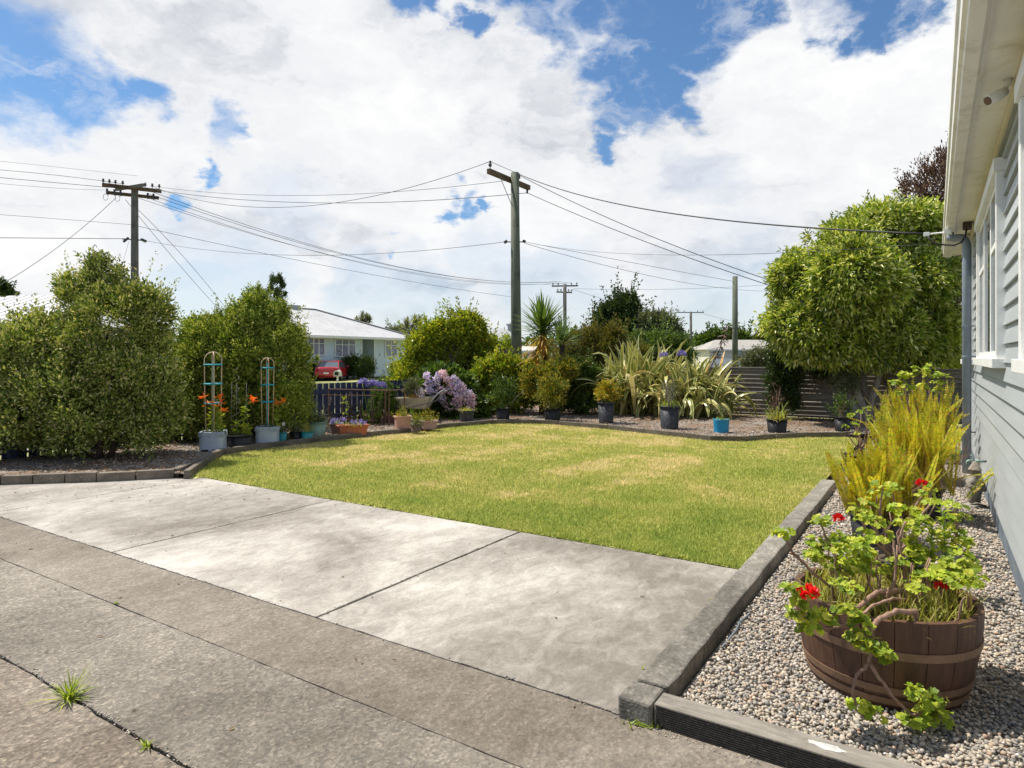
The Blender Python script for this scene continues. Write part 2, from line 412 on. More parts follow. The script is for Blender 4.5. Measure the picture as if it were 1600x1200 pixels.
def jag(a, b2, n, amp):
    return [(a[0] + (b2[0] - a[0]) * i / n + (random.uniform(-amp, amp) if 0 < i else 0), a[1] + (b2[1] - a[1]) * i / n + (random.uniform(-amp, amp) if 0 < i else 0)) for i in range(n)]
def slab(mb, s0, s1, t0, t1, g=.007, amp=.004, z=0.0):
    s0 += g; s1 -= g; t0 += g; t1 -= g
    n1 = max(4, int((s1 - s0) / .09)); n2 = max(4, int((t1 - t0) / .09))
    p = jag((s0, t0), (s1, t0), n1, amp) + jag((s1, t0), (s1, t1), n2, amp) + jag((s1, t1), (s0, t1), n1, amp) + jag((s0, t1), (s0, t0), n2, amp)
    mb.prism(p, -.06, z)
def fin(mb, name, mat):
    o = mb.build(name, mat, bevel=.003); bm = bmesh.new(); bm.from_mesh(o.data)
    bmesh.ops.triangulate(bm, faces=[f for f in bm.faces if len(f.verts) > 4]); bm.to_mesh(o.data); bm.free()
    o.rotation_euler = (0, 0, ANG); o['kind'] = 'structure'; return o
mb = MB()
for a, c in ((1.17, 3.1), (3.1, 5.5), (5.5, 7.9), (7.9, 10.5)): slab(mb, 2.64, 4.93, a, c, .010, .005, z=random.uniform(-.003, .004))
fin(mb, 'patio', M_slab)
mb = MB(); slab(mb, 2.1, 2.64, -4, 11, .0025, .002); fin(mb, 'driveway', M_drive)
mb = MB(); slab(mb, 1.42, 2.1, -4, 3.85, .0025, .003); slab(mb, 1.42, 2.1, 3.85, 11, .0025, .003, z=-.002); fin(mb, 'driveway', M_drive2)
mb = MB(); slab(mb, -5, 1.42, -4, 4.6, .011, .007); slab(mb, -5, 1.42, 4.6, 11, .008, .006); fin(mb, 'driveway', M_drive3)

# lawn: a sheet of turf with real blades on it
def lawn_colour(nt, blades):
    patch = nz(nt, .75, 7, .62, dist=.6); fine = nz(nt, 5.5, 6, .7); stripe = nz(nt, 1.6, 3, sc3=(2.0, .3, 1))
    s = nt.nodes.new('ShaderNodeMath'); s.operation = 'MULTIPLY_ADD'; nt.links.new(fine, s.inputs[0]); s.inputs[1].default_value = .5; nt.links.new(patch, s.inputs[2])
    s2 = nt.nodes.new('ShaderNodeMath'); s2.operation = 'MULTIPLY_ADD'; nt.links.new(stripe, s2.inputs[0]); s2.inputs[1].default_value = .35; nt.links.new(s.outputs[0], s2.inputs[2])
    # turf is greener along the slab, where water runs off, and drier towards the back
    tc = nt.nodes.new('ShaderNodeTexCoord'); sp = nt.nodes.new('ShaderNodeSeparateXYZ'); nt.links.new(tc.outputs['Object'], sp.inputs[0])
    e = mrange(nt, sp.outputs[0], 5.0, 7.5, .17, 0.0); e2 = mrange(nt, sp.outputs[1], 2.2, 4.2, .10, 0.0)
    s3 = nt.nodes.new('ShaderNodeMath'); s3.operation = 'SUBTRACT'; nt.links.new(s2.outputs[0], s3.inputs[0]); nt.links.new(e, s3.inputs[1])
    s4 = nt.nodes.new('ShaderNodeMath'); s4.operation = 'SUBTRACT'; nt.links.new(s3.outputs[0], s4.inputs[0]); nt.links.new(e2, s4.inputs[1])
    w1 = nt.nodes.new('ShaderNodeMath'); w1.operation = 'MULTIPLY'; nt.links.new(sp.outputs[1], w1.inputs[0]); w1.inputs[1].default_value = 6.4
    w2 = nt.nodes.new('ShaderNodeMath'); w2.operation = 'SINE'; nt.links.new(w1.outputs[0], w2.inputs[0])
    w3 = nt.nodes.new('ShaderNodeMath'); w3.operation = 'MULTIPLY_ADD'; nt.links.new(w2.outputs[0], w3.inputs[0]); w3.inputs[1].default_value = .035; nt.links.new(s4.outputs[0], w3.inputs[2]); s4 = w3
    return ramp(nt, s4.outputs[0], [(.50, (.28, .36, .07)), (.72, (.41, .44, .105)), (.94, (.53, .50, .165)), (1.14, (.66, .57, .28))])
M_turf, nt, b = newmat('turf'); nt.links.new(lawn_colour(nt, 0), b.inputs['Base Color']); b.inputs['Roughness'].default_value = .95
M_blade, nt, b = newmat('grass_blade')
cc = lawn_colour(nt, 1); ge = nt.nodes.new('ShaderNodeNewGeometry')
var = ramp(nt, ge.outputs['Random Per Island'], [(0, (.55, .72, .42)), (.5, (1.0, 1.0, 1.0)), (.85, (1.35, 1.3, 1.3)), (1, (1.7, 1.5, 1.9))])
cc = mixc(nt, cc, var, 1.0, 'MULTIPLY'); nt.links.new(cc, b.inputs['Base Color']); b.inputs['Roughness'].default_value = .6; b.inputs['Specular IOR Level'].default_value = .25
tr = nt.nodes.new('ShaderNodeBsdfTranslucent'); nt.links.new(cc, tr.inputs[0]); mx = nt.nodes.new('ShaderNodeMixShader'); mx.inputs[0].default_value = .4
nt.links.new(b.outputs[0], mx.inputs[1]); nt.links.new(tr.outputs[0], mx.inputs[2]); nt.links.new(mx.outputs[0], nt.nodes['Material Output'].inputs['Surface'])

edge_px = [(296, 748), (345, 713), (400, 704), (500, 692), (590, 682), (640, 677), (700, 669), (760, 664), (800, 662.5), (860, 664), (950, 672), (1050, 683), (1110, 690), (1165, 691), (1210, 687), (1260, 684.5), (1320, 684)]
EDGE = [ST(*G(px, py).xy) for px, py in edge_px]
BRICK = [ST(*G(px, py).xy) for px, py in [(-420, 775), (-200, 765), (0, 757.5), (150, 753), (272, 747)]]
lawn_poly = [(4.93, 1.17), (4.93, EDGE[0][1] - .05)] + EDGE + [(13.9, 1.17)]
stplane('lawn', lawn_poly, .0, M_turf)
def inside(poly, x, y):
    r = np.zeros(len(x), bool); j = len(poly) - 1
    for i in range(len(poly)):
        xi, yi = poly[i]; xj, yj = poly[j]
        c = ((yi > y) != (yj > y)) & (x < (xj - xi) * (y - yi) / (yj - yi + 1e-12) + xi); r ^= c; j = i
    return r
N = 1500000
s_ = rng.uniform(4.90, 14.5, N); t_ = rng.uniform(1.1, 9.5, N)
x_ = D1[0] * s_ + D2[0] * t_; y_ = D1[1] * s_ + D2[1] * t_
dist = np.hypot(x_, y_); keep = inside(lawn_poly, s_, t_) & (rng.random(N) < np.clip(5.2 / dist, 0, 1) ** 1.5)
s_, t_, dist = s_[keep], t_[keep], dist[keep]; n = len(s_)
P = np.stack([s_, t_, np.full(n, -.002)], 1); D = polar(n, 25, 80); Lb = rng.uniform(.022, .05, n)
S = unit(np.cross(D, [0, 0, 1.0])); wd = (.0022 + .0006 * dist)[:, None] * rng.uniform(.7, 1.3, (n, 1))
V = np.stack([P - S * wd, P + S * wd, P + D * Lb[:, None]], 1).reshape(-1, 3)
g = npmesh('grass', V, np.arange(3 * n).reshape(-1, 3), M_blade); g.rotation_euler = (0, 0, ANG)
tag(g, 'short mown grass blades, part green and part straw dry', 'grass', kind='stuff')

# beds
def gravelmat(name, c, sc2=55, chips=.0, sz=1.0):
    m, nt, b = newmat(name)
    tc = nt.nodes.new('ShaderNodeTexCoord'); v = nt.nodes.new('ShaderNodeTexVoronoi'); v.inputs['Scale'].default_value = sc2; nt.links.new(tc.outputs['Object'], v.inputs['Vector'])
    hs = nt.nodes.new('ShaderNodeSeparateColor'); nt.links.new(v.outputs['Color'], hs.inputs[0])
    cc = ramp(nt, hs.outputs[0], [(0, tuple(x * .4 for x in c)), (.4, c), (.8, tuple(x * 1.35 for x in c)), (1, tuple(x * 1.9 for x in c))])
    if chips:                                            # drifts of dead leaf and bark
        cc = mixc(nt, cc, mixc(nt, (.09, .05, .03), (.30, .19, .11), hs.outputs[1]), mrange(nt, nz(nt, 1.1, 6, .65), .5 - chips * .3, .66 - chips * .3, 0, .9))
    nt.links.new(cc, b.inputs['Base Color']); b.inputs['Roughness'].default_value = .9
    dd = mrange(nt, v.outputs['Distance'], 0, .6, 1, 0); bump(nt, b, dd, 1.0, .02); return m
M_grav = gravelmat('grey_gravel', (.25, .215, .185), 34, .3)
M_mulch = gravelmat('leafy_mulch', (.17, .13, .10), 30, .9)
M_grav2 = gravelmat('river_gravel', (.34, .30, .25), 60, .0)
bedp = EDGE + [(14.6, .97), (17.5, .97), (17.5, 11.4), (1.5, 11.4)] + BRICK[1:]
stplane('garden_bed', bedp, .06, M_grav)
stplane('gravel_path', [(2.74, -.5), (2.74, .97), (17.55, .965), (17.55, -.5)], .015, M_grav2)
# leaf litter under the shrubs and loose stones on the bed
M_litter = leafmat('dead_leaf', [(.10, .05, .03), (.22, .12, .06), (.34, .22, .12), (.45, .34, .2)], .1)
N = 26000
s_ = rng.uniform(2.5, 17.5, N); t_ = rng.uniform(1, 11.4, N); k = inside(bedp, s_, t_)
nzv = np.sin(s_ * 1.7) * np.cos(t_ * 1.3 + 1) + np.sin(s_ * .6 + t_ * 2.1); k &= (rng.random(N) < np.clip(.35 + .35 * nzv + .5 * (t_ > 8.6) + .4 * (s_ > 15.6), .08, 1))
s_, t_ = s_[k], t_[k]; n = len(s_)
V, Fc = leaves(np.stack([s_, t_, rng.uniform(.062, .085, n)], 1), polar(n, -8, 18), np.tile([0, 0, 1.0], (n, 1)) + rng.normal(size=(n, 3)) * .3, rng.uniform(.03, .075, n), rng.uniform(.012, .03, n))
o = npmesh('leaf_litter', V, Fc, M_litter); o.rotation_euler = (0, 0, ANG); tag(o, 'dry brown leaves scattered over the garden beds', 'dead leaves', kind='stuff')

k = 150; ls = np.concatenate([rng.uniform(2.7, 4.9, 90), rng.uniform(1.5, 4.8, 60)]); lt_ = np.concatenate([7.6 + rng.random(90) ** .6 * 1.2, rng.uniform(1.25, 7.5, 60)]); lt_[:90] = 10.6 - ls[:90] * .55 - rng.random(90) ** 2 * 1.6
V, Fc = leaves(np.stack([ls, lt_, np.full(k, .004)], 1), polar(k, 0, 10), np.tile([0, 0, 1.0], (k, 1)) + rng.normal(size=(k, 3)) * .25, rng.uniform(.015, .04, k), rng.uniform(.006, .016, k))
o = npmesh('leaf_litter', V, Fc, M_litter); o.rotation_euler = (0, 0, ANG); tag(o, 'a few dry leaf fragments blown onto the pale slabs', 'dead leaves', kind='stuff')

M_stone, nt, b = newmat('river_stone')
ge = nt.nodes.new('ShaderNodeNewGeometry')
cc = ramp(nt, ge.outputs['Random Per Island'], [(0, (.12, .115, .11)), (.18, (.26, .25, .24)), (.42, (.46, .39, .30)), (.6, (.38, .345, .30)), (.8, (.58, .50, .39)), (.93, (.42, .28, .19)), (1, (.72, .69, .64))])
cc = mixc(nt, cc, (.5, .5, .5), mrange(nt, nz(nt, 90, 4), .35, .7, .35, 0), 'MULTIPLY')
nt.links.new(cc, b.inputs['Base Color']); b.inputs['Roughness'].default_value = .7
bm = bmesh.new(); bmesh.ops.create_icosphere(bm, subdivisions=1, radius=1)
IV = np.array([v.co[:] for v in bm.verts]); IF = np.array([[v.index for v in f.verts] for f in bm.faces]); bm.free()
def stones(name, s_, t_, z, rad, label):
    n = len(s_); A = rng.normal(size=(n, 3, 3)); Q, _ = np.linalg.qr(A)
    scl = rad[:, None] * np.stack([rng.uniform(.9, 1.4, n), rng.uniform(.7, 1.05, n), rng.uniform(.5, .8, n)], 1)
    V = IV[None] * scl[:, None, :]; V = V * rng.uniform(.86, 1.12, (n, len(IV), 1))
    tilt = rng.normal(size=(n, 3)) * .35; up = unit(tilt + [0, 0, 1.0]); a = unit(np.cross(up, rdir(n))); c2 = np.cross(up, a)
    B = np.stack([a, c2, up], 1); V = np.einsum('nij,njk->nik', V, B)
    V += np.stack([s_, t_, z], 1)[:, None]
    Fc = (IF[None] + (np.arange(n) * len(IV))[:, None, None]).reshape(-1, 3)
    o = npmesh(name, V.reshape(-1, 3), Fc, M_stone, smooth=True); o.rotation_euler = (0, 0, ANG); return tag(o, label, 'gravel', kind='stuff')
N = 33000
s_ = 2.76 + (rng.random(N) ** 1.35) * 6.5; t_ = rng.uniform(-.46, .955, N)
stones('gravel', s_, t_, rng.uniform(.012, .032, N), rng.uniform(.0065, .0125, N) * (1 + .09 * np.clip(s_ - 4, 0, 5)), 'loose grey and tan river stones along the house wall')
N = 9000; e = np.array(EDGE); u = rng.random(N) * (len(e) - 1.001); i = u.astype(int); fr = (u - i)[:, None]
pp = e[i] * (1 - fr) + e[i + 1] * fr; off = rng.random(N) ** 1.4 * 2.2 + .1; cen = np.array([9.5, 4.5]); dr = unit(pp - cen); pp = pp + dr * off[:, None]
k = inside(bedp, pp[:, 0], pp[:, 1]); pp = pp[k]
stones('gravel', pp[:, 0], pp[:, 1], rng.uniform(.058, .07, len(pp)), rng.uniform(.009, .02, len(pp)), 'loose grey gravel on the bed behind the lawn edging')

# ------------------------------------------------------------------ kerbs and edgings
M_edge = wood('grey_timber', (.085, .07, .055), (.20, .17, .135), .9, (.6, .6, 3), 9)
M_ribbed, nt, b = newmat('ribbed_timber')
tc = nt.nodes.new('ShaderNodeTexCoord'); f = nz(nt, 22, 8, .7, sc3=(2, .25, 1)); ge = nt.nodes.new('ShaderNodeNewGeometry')
sp = nt.nodes.new('ShaderNodeSeparateXYZ'); nt.links.new(ge.outputs['Normal'], sp.inputs[0])
cc = ramp(nt, f, [(.3, (.15, .135, .115)), (.7, (.31, .28, .24))]); cc = mixc(nt, cc, (.05, .045, .04), mrange(nt, nz(nt, 7, 8, .7), .5, .7, 0, .5))
nt.links.new(cc, b.inputs['Base Color']); b.inputs['Roughness'].default_value = .9; bump(nt, b, f, .5, .004)
def frame(name, label, cat, group=None): return thing(name, label, cat, (0, 0, 0), ANG, group)
def strip_edge(name, pts, w, h, mat, label, cat, z0=-.03, side=1):
    """a continuous edging of width w laid outwards from the foot line pts"""
    n = len(pts); off = []
    for i in range(n):
        a = Vector(pts[max(i - 1, 0)]); c2 = Vector(pts[min(i + 1, n - 1)]); d = (c2 - a).normalized(); off.append(Vector((d.y, -d.x)) * side * w)
    m = MB(); V = []
    for i in range(n):
        p = Vector(pts[i]); q = p + off[i]; hh = h + random.uniform(-.004, .004)
        V += [(p.x, p.y, z0), (p.x, p.y, hh), (q.x, q.y, hh), (q.x, q.y, z0)]
    Fc = [(i * 4 + k, i * 4 + (k + 1) % 4, i * 4 + 4 + (k + 1) % 4, i * 4 + 4 + k) for i in range(n - 1) for k in range(4)] + [(0, 1, 2, 3), (4 * n - 1, 4 * n - 2, 4 * n - 3, 4 * n - 4)]
    m.add(V, Fc); o = m.build(name, mat, bevel=.006); o.rotation_euler = (0, 0, ANG); tag(o, label, cat); return o
sub = []
for i in range(len(EDGE) - 1):
    a, c2 = Vector(EDGE[i]), Vector(EDGE[i + 1])
    for k in range(4): sub.append(tuple(a.lerp(c2, k / 4)))
sub.append(EDGE[-1]); sub.append((14.6, 1.2))
side = 1 if (Vector(EDGE[5]) + Vector((1, 0)) - Vector((9, 4))).length > 0 else -1
strip_edge('timber_edging', sub, -.07, .105, M_edge, 'long dark timber edging curving between the lawn and the gravel beds', 'garden edging')
# concrete blocks along the left bed
bk = frame('block_edging', 'row of low mossy concrete blocks between the pale slab and the left bed', 'garden edging')
M_block = concrete('block', (.34, .29, .23), (.12, .10, .08), .66, .98)
L0 = Vector(BRICK[0]); tot = 0
for i in range(len(BRICK) - 1):
    a, c2 = Vector(BRICK[i]), Vector(BRICK[i + 1]); ln = (c2 - a).length; nb = max(1, round(ln / .42)); d = (c2 - a) / nb
    for k in range(nb):
        p = a + d * (k + .5); nrm = Vector((-d.y, d.x)).normalized(); nrm = nrm if nrm.y > 0 else -nrm
        p = p + nrm * .05
        MB().box((p.x, p.y, .03), (d.length * .97, .1, .155 + random.uniform(-.02, .02)), math.atan2(d.y, d.x) + random.uniform(-.03, .03)).build('block', M_block, bk, bevel=.008)
a, c2 = Vector(BRICK[-1]), Vector(EDGE[1]); d = c2 - a
MB().box(((a.x + c2.x) / 2 + .05, (a.y + c2.y) / 2 + .06, .035), (d.length * 1.02, .1, .15), math.atan2(d.y, d.x)).build('block', M_edge, bk, bevel=.006)
# concrete kerb beside the lawn, running to the house corner
kb = MB()
nseg = 40; V = []; zt = .098
for i in range(nseg + 1):
    s = 2.80 + (8.55 - 2.80) * i / nseg; j = lambda a=.005: random.uniform(-a, a)
    V += [(s, 1.145, -.05), (s, 1.14 + j(), zt + j(.003)), (s, .985 + j(), zt + j(.003)), (s, .975, -.05)]
kb.add(V, [(i * 4 + k, i * 4 + (k + 1) % 4, i * 4 + 4 + (k + 1) % 4, i * 4 + 4 + k) for i in range(nseg) for k in range(4)] + [(0, 1, 2, 3), (4 * nseg + 3, 4 * nseg + 2, 4 * nseg + 1, 4 * nseg)])
kb.box((2.70, 1.075, .02), (.17, .15, .15))
o = kb.build('kerb', M_kerb, bevel=.012); o.rotation_euler = (0, 0, ANG); tag(o, 'rough concrete kerb between the lawn and the stones beside the house', 'kerb')
# crumbs of grit and dead leaf caught in the joints
js, jt = [], []
for (s0, t0, s1, t1, k) in ((2.64, -1, 2.64, 10, 420), (1.42, -1, 1.42, 5, 460), (2.64, 3.1, 4.93, 3.1, 90), (2.64, 5.5, 4.93, 5.5, 80), (2.7, 1.16, 4.9, 1.16, 170), (2.60, -1, 2.60, 1.2, 160)):
    u = rng.random(k); js.append(s0 + (s1 - s0) * u + rng.normal(size=k) * .011); jt.append(t0 + (t1 - t0) * u + rng.normal(size=k) * .011)
js = np.concatenate(js); jt = np.concatenate(jt); stones('grit', js, jt, np.full(len(js), .002), rng.uniform(.002, .0055, len(js)), 'crumbs of grit lying in and beside the concrete joints')
# strip of mortar beside it
o = MB().b2(2.63, 4.92, 1.152, 1.185, -.04, .006).build('mortar_strip', M_kerb); o.rotation_euler = (0, 0, ANG); o['kind'] = 'structure'
tb = frame('timber_sleeper', 'weathered ribbed timber sleeper holding back the stones by the half barrel', 'sleeper')
m = MB(); m.b2(2.640, 2.755, -1.2, .995, -.02, .092)
m.build('beam', M_ribbed, tb, bevel=.004)
MB().b2(2.6375, 2.6398, -1.19, .985, -.02, .087).build('shade_face', paint('painted_shade_timber', (.03, .027, .024), .9, .3, 20), tb)  # thin near-black sheet paints the shade on the front face
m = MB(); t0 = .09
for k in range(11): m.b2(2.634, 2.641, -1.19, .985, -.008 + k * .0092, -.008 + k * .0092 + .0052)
m.build('rib', paint('painted_shade_rib', (.045, .04, .035), .9, .4, 30, dirt=(.14, .12, .10)), tb)  # ribs coloured dark as well, for the shade on this face
wp = MB(); pts = []
for k in range(22):
    a = 2 * math.pi * k / 22; r = 1 + random.uniform(-.3, .25); pts.append((2.70 + .022 * r * math.cos(a), .345 + .06 * r * math.sin(a)))
wp.prism(pts, .0915, .0935); wp.build('paint_splash', paint('white_splash', (.48, .48, .46), .85, .25, 40, dirt=(.25, .23, .2)), tb)

# ------------------------------------------------------------------ the house on the right
M_clad, nt, b = newmat('painted_weatherboard')
cc = ramp(nt, nz(nt, 2.5, 6, .6, sc3=(.4, 1, 3)), [(.3, (.34, .37, .385)), (.7, (.405, .43, .44))]); cc = mixc(nt, cc, (.20, .21, .21), mrange(nt, nz(nt, 14, 8, .75), .60, .74, 0, .55))
nt.links.new(cc, b.inputs['Base Color']); b.inputs['Roughness'].default_value = .45; bump(nt, b, nz(nt, 30, 5, sc3=(.2, 1, 2)), .12, .003)
M_white = paint('white_paint', (.80, .80, .78), .4, .04, 4, dirt=(.6, .58, .52))
M_cream = paint('cream_soffit', (.85, .825, .76), .5, .07, 1.5, dirt=(.62, .55, .42), bmp=.1)
M_gutter = paint('gutter_white', (.78, .76, .70), .35, .05, 2, dirt=(.50, .45, .36))
M_base = paint('base_board', (.13, .17, .215), .6, .3, 5, dirt=(.27, .23, .18), bmp=.2)
M_pipe = paint('pipe_grey', (.235, .275, .33), .4, .1, 6)
M_dark = paint('dark_gap', (.03, .028, .025), .9)
M_black = paint('black_rubber', (.02, .02, .022), .5)
M_glass, nt, b = newmat('window_glass'); b.inputs['Base Color'].default_value = (.10, .12, .14, 1); b.inputs['Roughness'].default_value = .04; b.inputs['Specular IOR Level'].default_value = .8
M_curtain = paint('curtain', (.72, .73, .76), .9, .15, 8)
M_iron = paint('roof_iron', (.56, .56, .54), .5, .1, .8)
HS1 = 12.75
hs = frame('weatherboard_house', 'pale grey weatherboard house with white window trim along the right edge', 'house')
WT = -.445
m = MB(); z = .235; rows = []
while z < 3.28:
    rows += [(WT + .012, z), (WT + .012, z + .004), (WT - .012, z + .1415)]; z += .1415
V = []
for (t, zz) in rows: V += [(-3.0, t, zz), (HS1, t, zz)]
m.add(V, [(2 * i, 2 * i + 1, 2 * i + 3, 2 * i + 2) for i in range(len(rows) - 1)])
# the far end wall and the back of the house
V = []
for (t, zz) in rows: V += [(HS1 + (t - WT), WT, zz), (HS1 + (t - WT), -8.0, zz)]
m.add(V, [(2 * i, 2 * i + 1, 2 * i + 3, 2 * i + 2) for i in range(len(rows) - 1)])
m.b2(-3.0, HS1 - .1, -8.0, WT - .03, .1, 3.27)
m.build('wall', M_clad, hs)
m = MB()
for k, (za, zb2) in enumerate(((.02, .085), (.092, .155), (.162, .228))): m.b2(-3, HS1 - .01, WT - .03, WT - .008 + .002 * k, za, zb2)
m.build('base_board', M_base, hs)
MB().b2(HS1 - .03, HS1 + .025, WT - .05, WT + .025, .2, 3.26).build('corner_board', M_clad, hs, bevel=.003)
def house_window(s0, s1, z0, z1, proud=.055):
    fr = MB(); w = .095
    fr.b2(s0, s0 + w, WT - .03, WT + proud, z0, z1); fr.b2(s1 - w, s1, WT - .03, WT + proud, z0, z1)
    fr.b2(s0 - .012, s1 + .012, WT - .03, WT + proud + .018, z1 + .001, z1 + .10)
    f = fr.build('window', M_white, hs, bevel=.003)
    sl_ = MB(); sl_.b2(s0 - .03, s1 + .03, WT - .03, WT + proud + .03, z0 - .075, z0 - .001); sl_.build('sill', M_white, f, bevel=.004)
    a, c2 = s0 + w, s1 - w; nl = 3; lw = (c2 - a) / nl; fb = MB()
    for k in range(nl):
        x0, x1 = a + k * lw + .003, a + (k + 1) * lw - .003
        fb.b2(x0, x0 + .045, WT - .025, WT + .034, z0, z1); fb.b2(x1 - .045, x1, WT - .025, WT + .034, z0, z1)
        fb.b2(x0 + .045, x1 - .045, WT - .025, WT + .032, z0, z0 + .06); fb.b2(x0 + .045, x1 - .045, WT - .025, WT + .032, z1 - .05, z1)
        if k != 1: fb.b2(x0 + .045, x1 - .045, WT - .025, WT + .031, z1 - .52, z1 - .47)
    fb.build('sash', M_white, f, bevel=.002)
    MB().b2(a, c2, WT + .014, WT + .020, z0 + .03, z1 - .02).build('pane', M_glass, f)
house_window(2.75, 4.64, 1.54, 2.98)
house_window(6.25, 9.2, 1.54, 2.98)
house_window(11.0, 12.45, 1.52, 3.12, .09)
# eave
SE = 13.12
m = MB(); m.b2(-3, SE, -.444, -.236, 3.262, 3.285)
m.b2(SE - .35, SE, -8.3, -.4445, 3.262, 3.285); m.build('soffit', M_cream, hs)
m = MB(); m.b2(-3, HS1 + .04, -.436, -.405, 3.205, 3.2605); m.build('moulding', paint('cream_trim', (.74, .67, .50), .5, .05), hs, bevel=.008)
m = MB(); m.b2(-3, SE, -.2345, -.222, 3.235, 3.40); m.b2(SE - .012, SE + .001, -8.3, -.236, 3.235, 3.40); m.build('fascia', M_cream, hs)
prof = [(-.2205, 3.36), (-.2205, 3.222), (-.205, 3.212), (-.135, 3.212), (-.128, 3.23), (-.108, 3.24), (-.102, 3.30), (-.088, 3.315), (-.085, 3.365), (-.098, 3.365), (-.12, 3.25), (-.2, 3.24), (-.212, 3.36)]
m = MB(); V = []
for s in (-3.0, SE + .02): V += [(s, a, c2) for a, c2 in prof]
n = len(prof); m.add(V, [(i, (i + 1) % n, n + (i + 1) % n, n + i) for i in range(n)] + [tuple(range(n - 1, -1, -1)), tuple(range(n, 2 * n))])
m.build('gutter', M_gutter, hs)
m = MB(); m.add([(-3.2, -.2, 3.41), (SE + .05, -.2, 3.41), (SE + .05, -8.3, 3.41), (-3.2, -8.3, 3.41), (-3.2, -4.25, 5.1), (9.0, -4.25, 5.1)], [(0, 1, 5, 4), (1, 2, 5), (2, 3, 4, 5), (0, 4, 3), (0, 3, 2, 1)])
m.build('roof', M_iron, hs)
# downpipe
PS = 10.55
pp = [(PS, -.345, .0), (PS, -.345, 2.95), (PS, -.342, 3.04), (PS, -.325, 3.10), (PS, -.29, 3.135), (PS, -.22, 3.14), (PS, -.165, 3.14), (PS, -.165, 3.21)]
dp = MB().tube(pp, [.052] * 6 + [.052, .045], 16).build('downpipe', M_pipe, hs, smooth=True)
for zz in (.55, 1.55, 1.95): MB().lathe([(.056, 0), (.056, .02)], 16, (PS, -.345, zz)).box((PS, -.415, zz + .01), (.03, .10, .016)).build('bracket', M_pipe, dp)
# security sensor light under the eave
sl2 = MB(); sl2.tube([(5.05, -.375, 3.262), (5.05, -.375, 3.235), (5.04, -.355, 3.20)], [.026, .018, .010], 10); sl2.build('light_bracket', M_white, hs, smooth=True)
sg = MB(); sg.tube([(5.045, -.362, 3.19), (5.02, -.325, 3.165), (4.99, -.272, 3.132)], [.026, .034, .033], 16); lt = sg.build('security_light', M_white, hs, smooth=True)
MB().tube([(4.9895, -.2715, 3.1315), (4.986, -.266, 3.128)], .026, 16).build('lens', paint('brown_lens', (.16, .10, .08), .2), lt)
# power entry: bracket, box, looped cable
BK = W(10.2, -.09, 3.19)
m = MB(); m.box((10.2, -.13, 3.175), (.09, .09, .07)); m.tube([(10.2, -.10, 3.17), (10.2, .09, 3.165)], .012, 8); m.box((10.2, .10, 3.165), (.05, .07, .05)); m.build('cable_bracket', M_white, hs, bevel=.004)
MB().b2(10.05, 10.25, -.385, -.29, 3.18, 3.2605).build('junction_box', paint('brown_box', (.045, .035, .03), .5), hs, bevel=.006)
MB().tube([(10.15, -.33, 3.2), (10.15, -.32, 3.10), (10.15, -.28, 3.02), (10.15, -.20, 2.985), (10.15, -.10, 3.0), (10.15, -.0, 3.03), (10.17, .06, 3.09), (10.2, .11, 3.16)], .011, 8).build('entry_cable', M_black, hs, smooth=True)

# ------------------------------------------------------------------ fences
M_navy = paint('navy_paint', (.030, .042, .090), .55, .25, 6, bmp=.1, dirt=(.06, .07, .10))
def pickets(name, label, axis, fixed, a, b2_, top, pitch=.172, wd=.145, inward=-1):
    f = frame(name, label, 'fence'); m = MB(); x = a
    while x < b2_ - wd:
        h = top + random.uniform(-.006, .006); w2 = wd + random.uniform(-.006, .003)
        if axis == 's': m.b2(x, x + w2, fixed, fixed + .02, .03, h)
        else: m.b2(fixed, fixed + .02, x, x + w2, .03, h)
        x += pitch
    m.build('picket_row', M_navy, f)
    for zc in (.22, top - .2):
        if axis == 's': MB().b2(a, b2_, fixed - .052, fixed - .002, zc - .04, zc + .05).build('rail', M_navy, f)
        else: MB().b2(fixed - .052, fixed - .002, a, b2_, zc - .04, zc + .05).build('rail', M_navy, f)
    x = a + .05
    while x < b2_:
        if axis == 's': MB().b2(x, x + .1, fixed - .155, fixed - .054, -.05, top + .01).build('post', M_navy, f)
        else: MB().b2(fixed - .155, fixed - .054, x, x + .1, -.05, top + .01).build('post', M_navy, f)
        x += 2.4
pickets('picket_fence', 'navy painted picket fence behind the left shrubs and the dried vines', 's', 11.5, 1.6, 17.5, .965)
pickets('picket_fence', 'navy picket fence hidden behind the hydrangea and the yucca', 't', 17.6, 7.1, 11.45, .95)
cf = frame('corrugated_fence', 'low brown fence of horizontal corrugated iron under the round tree', 'fence')
M_corr = paint('brown_iron', (.27, .235, .19), .45, .2, 1.2, dirt=(.07, .055, .045), spec=.5)
m = MB(); rows = []; nz_ = 150
for i in range(nz_ + 1):
    z = .06 + 1.20 * i / nz_; amp = .019
    if .50 < z < .62: amp = .003
    rows.append((17.6 - amp * math.cos(2 * math.pi * z / .109), z))
V = []
for (s, z) in rows: V += [(s, -3.5, z), (s, 7.05, z)]
m.add(V, [(2 * i, 2 * i + 1, 2 * i + 3, 2 * i + 2) for i in range(nz_)])
m.build('sheet', M_corr, cf, smooth=True)
MB().b2(17.575, 17.66, -3.5, 7.05, 1.262, 1.29).build('cap_rail', M_corr, cf, bevel=.004)
t = -3.3
while t < 7.1: MB().b2(17.62, 17.71, t - .045, t + .045, -.05, 1.255).build('post', M_corr, cf); t += 2.05
